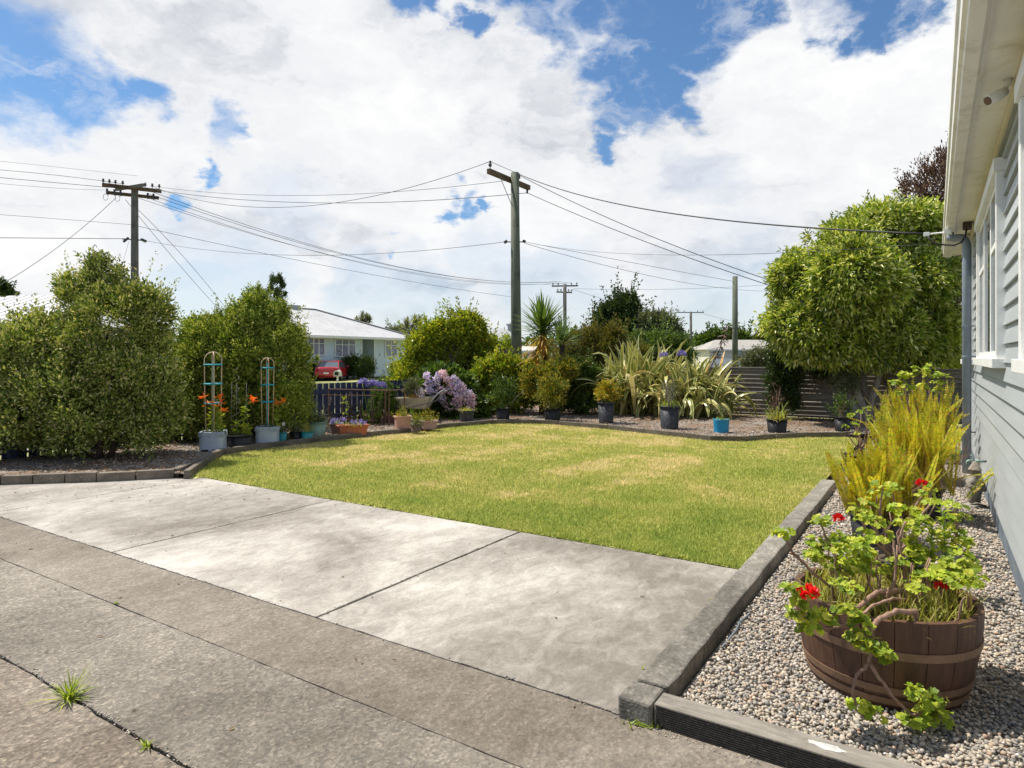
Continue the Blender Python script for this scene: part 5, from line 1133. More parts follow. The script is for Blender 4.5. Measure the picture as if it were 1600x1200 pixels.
# stone figure with the tap, white ornament
sp_ = G(1522, 796); st_ = ST(sp_.x, sp_.y)
r = thing('garden_statue', 'weathered grey stone figure beside the tap pipe at the foot of the house wall', 'statue', (sp_.x, sp_.y, .015), R(200)); M_stat = paint('lichen_stone', (.30, .275, .235), .95, .35, 14, bmp=.8, dirt=(.13, .12, .10))
m = MB(); m.box((0, 0, .02), (.17, .14, .04)); m.build('base', M_stat, r, bevel=.008)
bm_ = bpy.data.meshes.new('body'); vs = [(0, 0, .16), (0, 0, .22), (0, .005, .29), (0, .01, .33), (0, .01, .38), (.04, 0, .12), (.045, .0, .045), (-.04, 0, .12), (-.045, 0, .045), (.075, 0, .28), (.095, .03, .22), (.05, .075, .22), (-.075, 0, .28), (-.09, .03, .21), (-.04, .08, .19), (0, .045, .045 + .005), (0, .0, .42)]
ed = [(0, 1), (1, 2), (2, 3), (3, 4), (0, 5), (5, 6), (0, 7), (7, 8), (2, 9), (9, 10), (10, 11), (2, 12), (12, 13), (13, 14), (4, 16)]
vs2 = [v for i, v in enumerate(vs) if i != 15]; ed2 = [(a - (a > 15), b_ - (b_ > 15)) for a, b_ in ed]
bm_.from_pydata(vs2, ed2, []); bo = link(bpy.data.objects.new('body', bm_), r); bm_.materials.append(M_stat)
sk = bo.modifiers.new('skin', 'SKIN'); rads = [.062, .068, .06, .035, .055, .04, .036, .04, .036, .03, .026, .022, .03, .026, .022, .03]
for v, rd in zip(bm_.skin_vertices[0].data, rads): v.radius = (rd, rd)
bm_.skin_vertices[0].data[0].use_root = True
sb = bo.modifiers.new('sub', 'SUBSURF'); sb.levels = 2; sb.render_levels = 2
tx = bpy.data.textures.new('lump', 'CLOUDS'); tx.noise_scale = .03; dm = bo.modifiers.new('disp', 'DISPLACE'); dm.texture = tx; dm.strength = .02
m = MB(); m.lathe([(.06, .385), (.055, .40), (.035, .44), (.012, .475), (.001, .48)], 14, (0, .008, 0)); m.build('pointed_hat', M_stat, r, smooth=True)
m = MB(); m.ball((0, .062, .375), .012, 8, 5); m.ball((-.02, .058, .39), .006, 6, 4); m.ball((.02, .058, .39), .006, 6, 4); m.ball((0, .05, .345), .03, 10, 6, (1, .7, 1.2)); m.build('face', M_stat, r, smooth=True)
TS = st_[0] + .05
r = thing('garden_tap', 'green garden tap on a pipe coming out of the house wall above the statue', 'tap', tuple(W(TS, WT + .01, .47))); r.rotation_euler = (0, 0, ANG); M_tap = paint('tap_green', (.22, .34, .31), .5, .2, 20, metal=.3)
MB().tube([(0, 0, .02), (0, .13, .02)], .013, 10).build('pipe', M_tap, r, smooth=True); MB().tube([(0, .13, .02), (0, .16, .01), (0, .165, -.04)], [.016, .015, .012], 10).build('spout', M_tap, r, smooth=True); MB().tube([(0, .13, .03), (0, .13, .07)], .006, 8).box((0, .13, .07), (.06, .014, .01)).build('handle', M_tap, r)
wq = G(1490, 726); r = thing('white_stones', 'heap of white painted stones with a green ornament behind the downpipe', 'rock pile', (wq.x, wq.y, .02)); MW = paint('whitewash', (.72, .70, .66), .8, .12, 12, bmp=.4, dirt=(.4, .36, .3))
for (x, y, z, q) in ((-.08, 0, .07, .10), (.06, .03, .07, .10), (0, .06, .18, .10), (-.03, .0, .24, .07), (.09, -.05, .04, .06), (-.15, -.02, .04, .05)):
    m = MB(); m.ball((x, y, z), q, 9, 6, (1.1, .9, .8)); m.v = [(a + random.uniform(-.015, .015), b2_ + random.uniform(-.015, .015), c2 + random.uniform(-.012, .012)) for a, b2_, c2 in m.v]; m.build('stone', MW, r)
m = MB(); m.ball((.03, -.07, .17), .05, 12, 8, (1.1, .8, .8)); m.ball((.07, -.1, .19), .022, 8, 6); m.ball((-.02, -.09, .14), .016, 6, 5); m.ball((.08, -.09, .135), .016, 6, 5); m.build('green_ornament', paint('green_glaze', (.10, .34, .24), .25), r, smooth=True)

# weeds in the joints, hose by the kerb
for (px, py, n, L, lab, br) in ((108, 1092, 60, .15, 'large tuft of grass growing from the driveway joint', 0), (228, 1168, 14, .06, 'tiny grass sprout in the driveway joint near the photo bottom', 0), (1010, 1132, 60, .045, 'low mat of weeds at the corner of the kerb and the sleeper', 1), (1047, 1021, 12, .035, 'small weed midway along the kerb joint', 1), (1116, 940, 14, .04, 'uppermost small weed by the kerb joint', 1), (1019, 1048, 8, .025, 'smallest weed in the kerb joint', 1), (865, 655, 60, .12, 'patch of green grass on the grey gravel by the back edging', 0), (182, 943, 8, .03, 'little green sprig in the thin driveway joint', 0)):
    z0 = .05 if py < 700 else 0; p = G(px, py, z0); r = thing('weed', lab, 'weed', p); sp = .012 if n > 20 else .008
    if py < 700: sp = .1
    P = np.stack([rng.normal(size=n) * sp * (3 if br else 1), rng.normal(size=n) * sp * (1.6 if br else 1), np.zeros(n)], 1)
    V, Fc, uv = strips(P, polar(n, 6, 68), rng.uniform(.5, 1.1, n) * L, .007 if not br else .009, rng.uniform(.4, 1.6, n), 5); npmesh('blade', V, Fc, L_lime, r, uv)
o = MB().tube([G(1128, 1012, .03), G(1138, 1000, .032), G(1150, 985, .035), G(1156, 972, .035), G(1168, 962, .04), G(1172, 958, .045)], .006, 8).build('irrigation_hose', paint('blue_grey_hose', (.14, .17, .20), .5), smooth=True); tag(o, 'short length of blue grey hose lying against the kerb on the stones', 'hose')

# ------------------------------------------------------------------ street, poles and wires
M_road = concrete('asphalt', (.10, .10, .10), (.05, .05, .05), .6, 1.0, agg=.3); M_path = concrete('path_concrete', (.4, .38, .35), (.25, .24, .22), .6, 1.0)
stplane('road', [(-200, 16.5), (260, 16.5), (260, 25), (-200, 25)], -.075, M_road)
stplane('footpath', [(-200, 13.2), (260, 13.2), (260, 14.6), (-200, 14.6)], -.06, M_path)
for t in (16.4, 25.1): o = MB().b2(-200, 260, t - .1, t + .1, -.12, .02).build('kerb', M_path); o.rotation_euler = (0, 0, ANG); o['kind'] = 'structure'
M_pole = wood('green_pole', (.06, .072, .048), (.16, .175, .125), .85, (3, 3, .1), 9, .3); M_pole2 = wood('grey_pole', (.07, .066, .06), (.17, .16, .145), .85, (3, 3, .1), 9, .3); M_arm = wood('brown_arm', (.06, .036, .022), (.17, .10, .06), .85, (.3, .3, 3), 12, .3); M_ins = paint('insulator', (.05, .045, .05), .3); M_cable = paint('cable', (.018, .018, .02), .6)
def arm(r, z, a0, a1, ang, mat, w=.11, y=.0):
    ca, sa = math.cos(ang), math.sin(ang); off = Vector((-sa, ca, 0)) * y; p0 = Vector((ca * a0, sa * a0, z)) + off; p1 = Vector((ca * a1, sa * a1, z)) + off; c2 = (p0 + p1) / 2
    MB().box(c2, (a1 - a0, w * .8, w), ang).build('crossarm', mat, r, bevel=.006)
def insul(r, p, h=.16, rr=.04): MB().tube([p, (p[0], p[1], p[2] + h * .4)], rr * .3, 6).lathe([(rr, 0), (rr * 1.1, h * .3), (rr * .6, h * .35), (rr * .95, h * .6), (rr * .3, h * .72)], 10, (p[0], p[1], p[2] + h * .35)).build('insulator', M_ins, r, smooth=True)
# near pole
YC = 22.0; pc = Vector(((804.5 - 800) / F * YC, YC, 0)); zt = HZ(270, YC)
r = thing('power_pole', 'tall green treated timber power pole in the centre with a brown crossarm', 'power pole', pc)
MB().tube([(0.08, 0, -.1), (.03, 0, 3.5), (0, 0, zt)], [.19, .165, .135], 20).build('pole', M_pole, r, smooth=True)
az = HZ(280, YC); arm(r, az, -1.28, 1.22, ANG, M_arm, .16, .19)
for u in (-1.18, .55): insul(r, (D1[0] * u - D1[1] * .19, D1[1] * u + D1[0] * .19, az + .08), .26, .05)
MB().tube([(D1[0] * 1.1 - D1[1] * .19, D1[1] * 1.1 + D1[0] * .19, az - .08), (D1[0] * 1.1 - D1[1] * .19, D1[1] * 1.1 + D1[0] * .19, az - .22)], .035, 8).build('insulator', M_ins, r)
MB().tube([(-D1[0] * .62 - .16, -D1[1] * .62, az - .05), (-.12, -.05, az - .85)], .012, 6).build('brace', M_pole2, r)
zl = HZ(378, YC); MB().tube([(-.34, 0, zl), (.34, 0, zl)], .018, 8).tube([(-.36, 0, zl - .03), (-.26, 0, zl + .04)], .05, 8).tube([(.26, 0, zl + .04), (.36, 0, zl - .0)], .05, 8).build('cable_clamp', M_ins, r)
# left pole
YL = 32.0; pl = Vector(((210.5 - 800) / F * YL, YL, 0)); ztl = HZ(296, YL)
r = thing('power_pole', 'grey squared power pole at the left crowded with crossarms and insulators', 'power pole', pl)
MB().box((0, 0, ztl / 2), (.33, .30, ztl), .2, .78).build('pole', M_pole2, r, bevel=.02)
zz = HZ(297, YL)
arm(r, zz + .05, -1.35, 1.15, R(30), M_arm, .17, -.16); arm(r, zz - .22, -1.2, 1.05, R(30), M_arm, .15, .2); arm(r, zz + .1, -1.1, .95, R(-25), M_pole2, .14, -.2)
ca, sa = math.cos(R(30)), math.sin(R(30))
for u in (-1.3, -1.05, -.8, -.5, .45, .75, 1.05): insul(r, (ca * u + .08, sa * u - .14, zz + .12 if u < 0 else zz + .16), .22, .055)
for u in (-1.1, -.8, -.55, .6, .85): MB().tube([(ca * u, sa * u - .1, zz - .1), (ca * u + .03, sa * u - .1, zz - .38)], .05, 8).build('insulator', M_ins, r)
for u in (-1.1, -.62): MB().tube([(ca * u + .12 * math.cos(k * .6), sa * u - .2, zz - .52 + .16 * math.sin(k * .6)) for k in range(11)], .010, 5).build('jumper_wire', M_cable, r)
z2 = HZ(374, YL); MB().tube([(-.6, 0, z2 + .02), (.5, 0, z2 - .05)], .03, 8).tube([(-.55, 0, z2 - .12), (-.3, 0, z2 + .08)], .06, 8).tube([(.32, 0, z2), (.55, 0, z2 - .1)], .07, 8).build('cable_clamp', M_ins, r)
def far_pole(label, px, Y, ytop, w_, arms, mat=M_pole2, rz=ANG):
    p = Vector(((px - 800) / F * Y, Y, 0)); r = thing('power_pole', label, 'power pole', p); z = HZ(ytop, Y); MB().tube([(0, 0, -.1), (0, 0, z)], [w_ * 1.25, w_], 12).build('pole', mat, r, smooth=True)
    for (dz, hw, ang) in arms:
        arm(r, z - dz, -hw, hw, ang, mat, .13, .14)
        for u in (-.9, -.5, .5, .9): insul(r, (math.cos(ang) * hw * u, math.sin(ang) * hw * u, z - dz + .05), .22, .07)
    return r, p, z
far_pole('short green service pole without crossarms behind the iron fence', 1148.5, 26.0, 432, .10, (), M_pole)
YB = 62.0; far_pole('middle distance power pole right of the yucca with two crossarms', 882.5, YB, 444, .16, ((.15, 1.25, R(-8)), (.75, .8, R(20))))
YD = 95.0; far_pole('distant dark power pole above the agapanthus flowers', 1079.5, YD, 487, .17, ((.1, 2.0, R(5)),), M_pole2)
p = Vector(((798 - 800) / F * 90, 90, 0))
# wires: end, end, a pixel the sagging wire passes through
WR = {}
def wire(label, A, B, mid=None, rad=.011, group='overhead lines'):
    A = Vector(A); B = Vector(B); sag = 0.0
    if mid:
        best = min(range(1, 200), key=lambda i: abs(800 + F * (A.lerp(B, i / 200).x / A.lerp(B, i / 200).y) - mid[0])); u = best / 200; M_ = A.lerp(B, u); sag = (M_.z - HZ(mid[1], M_.y)) / (4 * u * (1 - u))
    pts = [A.lerp(B, i / 36) - Vector((0, 0, sag * 4 * (i / 36) * (1 - i / 36))) for i in range(37)]
    o = MB().tube(pts, rad, 5).build('power_line', M_cable, smooth=True); tag(o, label, 'overhead wire', group)
ins = lambda u, dz: pc + Vector((D1[0] * u - D1[1] * .19, D1[1] * u + D1[0] * .19, az + dz))
Lp = lambda px, py, dy=0: AT(px, py, YL + dy)
wire('overhead wire from the left pole to the near tip of the central crossarm', Lp(242, 293), ins(-1.18, .33), (600, 303), .010)
wire('lowest of the overhead wires from the left pole to the central crossarm', Lp(245, 297), ins(1.1, -.2), (500, 317), .011)
wire('overhead wire from the left pole ending at the middle of the central crossarm', Lp(240, 291), ins(.2, .06), (560, 303), .008)
wire('short wire along the central crossarm from tip to tip', ins(-1.18, .33), ins(.55, .33), None, .008)
wire('thick black service cable from the central pole to the house eave', ins(.55, .33), W(10.2, .12, 3.175), (1150, 346), .013)
wire('thin telephone wire reaching the house eave under the service cable', pc + Vector((.34, 0, zl)), W(10.15, .0, 3.03), (1200, 396), .004)
wire('upper of the twin wires running from the central pole into the round tree', ins(.55, .30), AT(1240, 450, 17.5), (1040, 378), .011)
wire('lower of the twin wires running from the central pole into the round tree', ins(1.1, -.2), AT(1240, 458, 17.5), (1010, 378), .011)
wire('highest wire leaving the left pole towards the left edge', Lp(215, 275), AT(-60, 246, 27), (60, 258), .006)
wire('second wire leaving the left pole towards the left edge', Lp(190, 287), AT(-60, 261, 27), (80, 273), .010)
wire('third wire leaving the left pole towards the left edge', Lp(170, 293), AT(-60, 272, 27), (60, 283), .012)
wire('lowest wire of the upper bundle leaving the left pole towards the left edge', Lp(168, 297), AT(-60, 280, 27), (60, 292), .007)
wire('service cable dropping from the left pole to the lower left', Lp(181, 309), AT(-60, 478, 24), (60, 408), .012)
wire('left strand of the pair dropping from the left pole to the hedge', Lp(196, 312), AT(358, 500, 44), (290, 425), .012)
wire('right strand of the pair dropping from the left pole to the hedge', Lp(214, 326), AT(362, 494, 44), (300, 416), .012)
wire('thin stay wire slanting down behind the tall left shrub', Lp(201, 378), AT(184, 440, 33), None, .006)
wire('telephone cable from the left edge to the left pole', AT(-60, 371, 27), Lp(196, 373), None, .014)
wire('telephone cable from the left pole to the central pole', Lp(222, 375), pc + Vector((-.34, 0, zl)), (480, 399), .008)
wire('low cable crossing from the left edge behind both poles', AT(-60, 331, 30), AT(205, 351, 35), (90, 342), .009)
wire('low cable continuing from the left pole behind the central pole', AT(205, 351, 35), AT(800, 464, 58), (400, 393), .012)
Bp = lambda px, py: AT(px, py, YB)
wire('first of the long wires from the left pole to the middle distance pole', Lp(238, 300), Bp(870, 440), (600, 412), .012)
wire('second of the long wires from the left pole to the middle distance pole', Lp(232, 303), Bp(876, 440), (560, 404), .012)
wire('third of the long wires from the left pole to the middle distance pole', Lp(222, 306), Bp(888, 441), (500, 395), .010)
wire('fourth and lowest of the long wires to the middle distance pole', Lp(218, 310), Bp(893, 442), (620, 421), .010)
wire('telephone wire from the central pole towards the service pole', pc + Vector((.34, 0, zl)), AT(1148, 440, 26), (960, 405), .007)
wire('fainter telephone wire passing right of the central pole', pc + Vector((.34, 0, zl - .05)), AT(1200, 455, 40), (960, 418), .008)
wire('faint wire from the middle distance pole to the right', Bp(897, 451), AT(1200, 445, 60), (1040, 452), .012)
wire('faint wire from the distant pole to the right', AT(1098, 490, 95), AT(1250, 520, 90), (1150, 503), .016)
wire('faint wire between the middle distance and distant poles', Bp(895, 452), AT(1060, 488, 95), (980, 477), .014)

# ------------------------------------------------------------------ neighbouring houses
M_palblue = paint('pale_blue_board', (.66, .75, .77), .6, .05, 1); M_roofw = paint('white_roof', (.50, .50, .51), .55, .08, .5, dirt=(.36, .35, .34)); M_roofg = paint('grey_roof', (.33, .34, .36), .6, .08, .5); M_creamw = paint('cream_wall', (.62, .60, .54), .7, .06, 1)
M_fglass = paint('curtained_glass', (.26, .28, .36), .15, .35, 2.5, spec=.8)
def ribbed(m, a, b2_, c, d, n):                           # standing seams over a sloping quad a-b (eave) c-d (ridge)
    for i in range(1, n):
        u = i / n; p = Vector(a).lerp(Vector(b2_), u); q = Vector(d).lerp(Vector(c), u); m.tube([p + Vector((0, 0, .01)), q + Vector((0, 0, .01))], .013, 4)
def gable_window(par, s0, s1, z0, z1, t, n=2, axis='s', mat=M_white):
    def bx(m, a, b_, d0, d1, za, zb_):
        if axis == 's': m.b2(a, b_, t + d0, t + d1, za, zb_)
        else: m.b2(t + d0, t + d1, a, b_, za, zb_)
    sg = -1; m = MB(); f = .09
    for (a, b_, za, zb_) in ((s0 - f, s0, z0 - f, z1 + f), (s1, s1 + f, z0 - f, z1 + f), (s0, s1, z0 - f, z0), (s0, s1, z1, z1 + f)): bx(m, a, b_, -.06, .0, za, zb_)
    for k in range(1, n): c_ = s0 + (s1 - s0) * k / n; bx(m, c_ - .04, c_ + .04, -.055, .0, z0, z1)
    bx(m, s0, s1, -.05, .0, z1 - (z1 - z0) * .3 - .03, z1 - (z1 - z0) * .3 + .02)
    w_ = m.build('window', mat, par); m = MB(); bx(m, s0, s1, -.02, -.01, z0, z1); m.build('pane', M_fglass, w_)
TB = 37.5                                                  # pale blue house over the road, parallel to it
sA, sB, sC, sD = s_on(400, TB), s_on(565, TB), s_on(585, TB), s_on(637, TB)
r = frame('weatherboard_house', 'pale blue house with a white roof across the road behind the red car', 'house')
ze = 3.05
def board_wall(m, s0, s1, t, z0, z1, pitch=.15):
    rows = []; z = z0
    while z < z1 - .01: rows += [(t, z), (t + .022, min(z + pitch, z1))]; z += pitch
    V = []
    for (tt_, zz_) in rows: V += [(s0, tt_, zz_), (s1, tt_, zz_)]
    m.add(V, [(2 * i, 2 * i + 1, 2 * i + 3, 2 * i + 2) for i in range(len(rows) - 1)])
m = MB(); board_wall(m, sA, sB, TB, .2, ze); board_wall(m, sC, sD, TB, .1, ze); m.b2(sA, sD, TB + 1.5, TB + 8, 0, ze); m.b2(sD - .1, sD, TB + .03, TB + 1.5, 0, ze); m.b2(sA, sB - .02, TB + .03, TB + 1.49, 0, ze - .01); m.b2(sC + .02, sD - .11, TB + .03, TB + 1.49, 0, ze - .01); m.build('wall', M_palblue, r)
m = MB(); 
for k in range(8): a = sB + (sC - sB) * k / 8; m.b2(a, a + (sC - sB) / 8 - .03, TB + 1.44, TB + 1.497, .3, ze - .05)
m.build('porch_panel', paint('beige_panel', (.42, .40, .35), .7), r)
for ss in (sB, sC): MB().b2(ss - .06, ss + .06, TB - .03, TB + .03, 0, ze).build('corner_board', M_white, r)
for (a, c_, y0, y1, k) in ((481, 506, 529, 554, 3), (524, 554, 531, 556, 3), (602, 619, 533, 556, 2)):
    s0, s1 = s_on(a, TB), s_on(c_, TB); sm = (s0 + s1) / 2; Ym = D1[1] * sm + D2[1] * TB; gable_window(r, s0, s1, HZ(y1, Ym), HZ(y0, Ym), TB - .005, k)
m = MB(); ov = .7; e0, e1 = sA - ov, sD + ov; tr_ = TB + 4.5; zr = 5.35; rA, rB = sA + 3.5, sD - 6.0
m.add([(e0, TB - ov, ze + .05), (e1, TB - ov, ze + .05), (e1, TB + 9.7, ze + .05), (e0, TB + 9.7, ze + .05), (rA, tr_, zr), (rB, tr_, zr)], [(0, 1, 5, 4), (1, 2, 5), (2, 3, 4, 5), (3, 0, 4), (0, 3, 2, 1)])
ribbed(m, (e0, TB - ov, ze + .05), (rB, TB - ov, ze + .05), (rB, tr_, zr), (rA, tr_, zr), 26); rf = m.build('roof', M_roofw, r)
MB().b2(e0, e1, TB - ov - .06, TB - ov + .01, ze - .12, ze + .06).build('gutter', M_white, r); MB().tube([(rA, tr_, zr + .04), (rB, tr_, zr + .04), (e1, TB - ov, ze + .1)], .07, 6).build('ridge', paint('grey_ridge', (.25, .25, .25), .6), rf); MB().b2(rB - 2.4, rB - 1.6, tr_ - .2, tr_ + .2, zr - .1, zr + .25).build('vent', M_roofg, rf)
def simple_house(label, px0, px1, Y, y_eave, y_ridge, wallm, roofm, wins=(), rz=0.0, depth=8, hip=.25, chim=None, ov=.5):
    x0, x1 = (px0 - 800) / F * Y, (px1 - 800) / F * Y; xc = (x0 + x1) / 2; w_ = x1 - x0; r = thing('house', label, 'house', (xc, Y, 0), rz); ze_, zr_ = HZ(y_eave, Y), HZ(y_ridge, Y + depth / 2)
    MB().b2(-w_ / 2, w_ / 2, 0, depth, -.1, ze_).build('wall', wallm, r)
    m = MB(); a = w_ / 2 + ov; h_ = w_ * hip; m.add([(-a, -ov, ze_), (a, -ov, ze_), (a, depth + ov, ze_), (-a, depth + ov, ze_), (-a + h_, depth / 2, zr_), (a - h_, depth / 2, zr_)], [(0, 1, 5, 4), (1, 2, 5), (2, 3, 4, 5), (3, 0, 4), (0, 3, 2, 1)])
    n = int(w_ / .8); ribbed(m, (-a + h_, -ov, ze_), (a - h_, -ov, ze_), (a - h_, depth / 2, zr_), (-a + h_, depth / 2, zr_), max(3, n)); rf = m.build('roof', roofm, r)
    MB().b2(-a, a, -ov - .08, -ov, ze_ - .15, ze_ + .02).build('gutter', M_white, r)
    for (a_, b_, ya, yb_, k) in wins: gable_window(r, (a_ - 800) / F * Y - xc, (b_ - 800) / F * Y - xc, HZ(yb_, Y), HZ(ya, Y), -.005, k)
    if chim: xx = (chim[0] - 800) / F * Y - xc; MB().tube([(xx, depth * .4, ze_), (xx, depth * .4, HZ(chim[1], Y + depth * .4))], .35, 12).lathe([(.55, 0), (.55, .25), (.2, .5)], 12, (xx, depth * .4, HZ(chim[1], Y + depth * .4))).build('chimney', M_roofg, rf)
    return r
simple_house('low house with a big white iron roof at the far left edge', -180, 95, 27, 506, 462, paint('dark_wall', (.12, .12, .13), .7), M_roofw, (( -40, -5, 515, 540, 2),), 0, 9, .3)
simple_house('distant grey roofed house with a dark flue left of the power pole', 655, 815, 85, 532, 513, M_palblue, M_roofg, ((700, 720, 537, 548, 2),), 0, 10, .2, (797, 509))
simple_house('distant cream house with a pale hip roof right of the service pole', 1108, 1235, 88, 546, 531, M_creamw, paint('beige_roof', (.34, .32, .29), .7, .06, .5), ((1113, 1127, 548, 562, 2), (1152, 1160, 548, 556, 1)), 0, 9, .25)
simple_house('far white roofed house between the distant pole and the cream house', 1076, 1110, 120, 553, 542, M_creamw, M_roofw, (), 0, 9, .2)
simple_house('far dark roofed house behind the agapanthus flowers', 1036, 1094, 100, 555, 547, paint('brick_wall', (.22, .11, .08), .8), paint('dark_roof', (.14, .14, .17), .6), (), 0, 9, .3)
simple_house('small pink brick garage just right of the power pole', 818, 848, 48, 548, 541, paint('pink_brick', (.38, .24, .18), .8, .1, 4), paint('garage_roof', (.5, .48, .44), .6), ((824, 832, 554, 565, 1),), 0, 5, .1, None, .2)
r = simple_house('neighbouring pale grey house glimpsed between the round tree and the downpipe', 1462, 1640, 24, 472, 430, paint('grey_board', (.48, .49, .48), .6), M_roofg, (), 0, 7, .2)
MB().b2(-2.35, -2.1, -.04, .01, 0, HZ(472, 24)).build('corner_board', M_white, r)
# brown board fence and letterbox, small picket fence by the cream house
r = thing('board_fence', 'brown timber fence beyond the garden left of the power pole', 'fence', (-1.6, 32, 0)); m = MB()
for k in range(24): m.b2(-2.2 + k * .16, -2.2 + k * .16 + .15, -.01, .012 + .006 * (k % 2), 0, HZ(545, 32) + random.uniform(-.01, .01))
m.build('board', wood('brown_board', (.08, .035, .025), (.16, .075, .055), .8, (2, 2, .2), 10), r); MB().b2(-2.25, 1.65, -.035, -.012, HZ(545, 32) - .2, HZ(545, 32) - .1).build('rail', BARK_D, r)
r = thing('white_picket_fence', 'small white picket fence in front of the cream house', 'fence', ((1136 - 800) / F * 70, 70, 0)); m = MB()
for k in range(26): m.b2(-1.6 + k * .13, -1.6 + k * .13 + .07, 0, .02, 0, HZ(562, 70) + .12)
m.build('picket_row', M_white, r); MB().b2(-1.65, 1.8, .022, .05, .3, .4).b2(-1.65, 1.8, .022, .05, .85, .95).build('rail', M_white, r)
YM = 40; r = thing('letterbox', 'white domed letterbox on a post in front of the red car', 'letterbox', ((527.5 - 800) / F * YM, YM, 0))
MB().tube([(0, 0, -.1), (0, 0, HZ(586, YM))], .06, 8).build('post', M_white, r); m = MB(); z_ = HZ(588, YM); hw = .19; pr = [(-hw, z_), (hw, z_), (hw, z_ + .22)] + [(hw * math.cos(a), z_ + .22 + .16 * math.sin(a)) for a in [math.pi * i / 8 for i in range(1, 8)]] + [(-hw, z_ + .22)]
V = [(a, y, c_) for y in (-.25, .25) for a, c_ in pr]; n = len(pr); m.add(V, [tuple(range(n)), tuple(range(2 * n - 1, n - 1, -1))] + [(i, (i + 1) % n, n + (i + 1) % n, n + i) for i in range(n)]); m.build('box', paint('aged_white', (.62, .58, .50), .6, .1), r); MB().box((0, -.252, z_ + .17), (.24, .006, .2)).build('slot', M_dark, r)

# ------------------------------------------------------------------ cars
def car(name, label, loc, rz, bodyc, scale=1.0):
    r = thing(name, label, 'car', loc, rz); M_car = newmat('car_paint')[0]; b = M_car.node_tree.nodes['Principled BSDF']; b.inputs['Base Color'].default_value = col(bodyc); b.inputs['Roughness'].default_value = .25; b.inputs['Coat Weight'].default_value = .6; b.inputs['Coat Roughness'].default_value = .05
    # stations along the length (y, rear at negative): half width, sill z, shoulder z, bonnet or boot z
    st = [(-2.2, .70, .38, .62, .80), (-2.12, .80, .28, .70, .93), (-1.9, .86, .24, .76, .98), (-1.3, .88, .22, .80, .97), (0, .88, .22, .82, .95), (1.2, .87, .22, .78, .90), (1.8, .84, .24, .70, .80), (2.15, .74, .30, .60, .68), (2.25, .62, .38, .55, .60)]
    V = []
    for (y, w_, z0, z1, z2) in st: V += [(-w_ * .85, y, z0), (-w_, y, z0 + .12), (-w_, y, z1), (-w_ * .93, y, z2 - .03), (-w_ * .6, y, z2), (w_ * .6, y, z2), (w_ * .93, y, z2 - .03), (w_, y, z1), (w_, y, z0 + .12), (w_ * .85, y, z0)]
    n = 10; m = MB(); m.add(V, [(i * n + k, i * n + (k + 1) % n, (i + 1) * n + (k + 1) % n, (i + 1) * n + k) for i in range(len(st) - 1) for k in range(n)] + [tuple(range(n)), tuple(range(len(st) * n - 1, (len(st) - 1) * n - 1, -1))]); m.build('body', M_car, r, smooth=True, bevel=.02)
    m = MB(); g = [(-1.75, .70, .95), (-1.15, .60, 1.34), (-.3, .60, 1.41), (.45, .60, 1.36), (1.25, .70, .92)]; V = []
    for (y, w_, z) in g: V += [(-.78, y, .93), (-w_, y, z), (w_, y, z), (.78, y, .93)]
    m.add(V, [(i * 4 + k, i * 4 + (k + 1) % 4, i * 4 + 4 + (k + 1) % 4, i * 4 + 4 + k) for i in range(4) for k in range(4)] + [(0, 1, 2, 3), (19, 18, 17, 16)]); m.build('glasshouse', M_glass, r)
    m = MB(); m.add([(-.58, -1.2, 1.345), (.58, -1.2, 1.345), (.6, -.3, 1.425), (.58, .5, 1.37), (-.58, .5, 1.37), (-.6, -.3, 1.425), (-.58, -1.2, 1.30), (.58, -1.2, 1.30), (.6, -.3, 1.38), (.58, .5, 1.33), (-.58, .5, 1.33), (-.6, -.3, 1.38)], [(0, 1, 2, 5), (5, 2, 3, 4), (6, 11, 8, 7), (11, 10, 9, 8), (0, 6, 7, 1), (1, 7, 8, 2), (2, 8, 9, 3), (3, 9, 10, 4), (4, 10, 11, 5), (5, 11, 6, 0)]); m.build('roof', M_car, r, bevel=.02)
    for sx in (-1, 1): MB().tube([(sx * .74, -1.75, .95), (sx * .62, -1.15, 1.335)], .035, 6).tube([(sx * .62, -1.15, 1.335), (sx * .63, -.3, 1.40), (sx * .62, .45, 1.35), (sx * .74, 1.25, .92)], .03, 6).build('pillar', M_car, r)
    for sx in (-1, 1):
        for sy in (-1.35, 1.35):
            w_ = MB(); w_.tube([(sx * .72, sy, .31), (sx * .895, sy, .31)], .31, 20); o = w_.build('wheel', M_black, r, bevel=.02); MB().tube([(sx * .89, sy, .31), (sx * .905, sy, .31)], .19, 14).build('rim', M_wire, o)
    for sx in (-1, 1): MB().box((sx * .62, -2.16, .74), (.26, .12, .14), sx * .25).build('tail_light', paint('red_lens', (.35, .01, .01), .15), r, bevel=.02); MB().box((sx * .6, 2.2, .6), (.28, .1, .12), -sx * .2).build('headlight', M_glass, r, bevel=.02); MB().box((sx * .93, .75, .98), (.16, .08, .12)).build('wing_mirror', M_car, r, bevel=.02)
    MB().box((0, -2.19, .50), (1.5, .14, .2)).build('bumper', M_car, r, bevel=.04); MB().box((0, -2.27, .55), (.36, .01, .11)).build('number_plate', M_white, r); MB().box((0, -2.215, .86), (.09, .02, .05)).build('badge', M_wire, r)
    return r
YR = 47.0; car('parked_car', 'red hatchback parked tail first on the grass in front of the pale blue house', ((520 - 800) / F * YR, YR, -.10), R(4), (.45, .015, .03))
YU = 19.5; car('parked_car', 'blue car whose roof just shows over the iron fence behind the round tree', ((1372 - 800) / F * YU, YU + .5, .02), R(75), (.03, .09, .42))

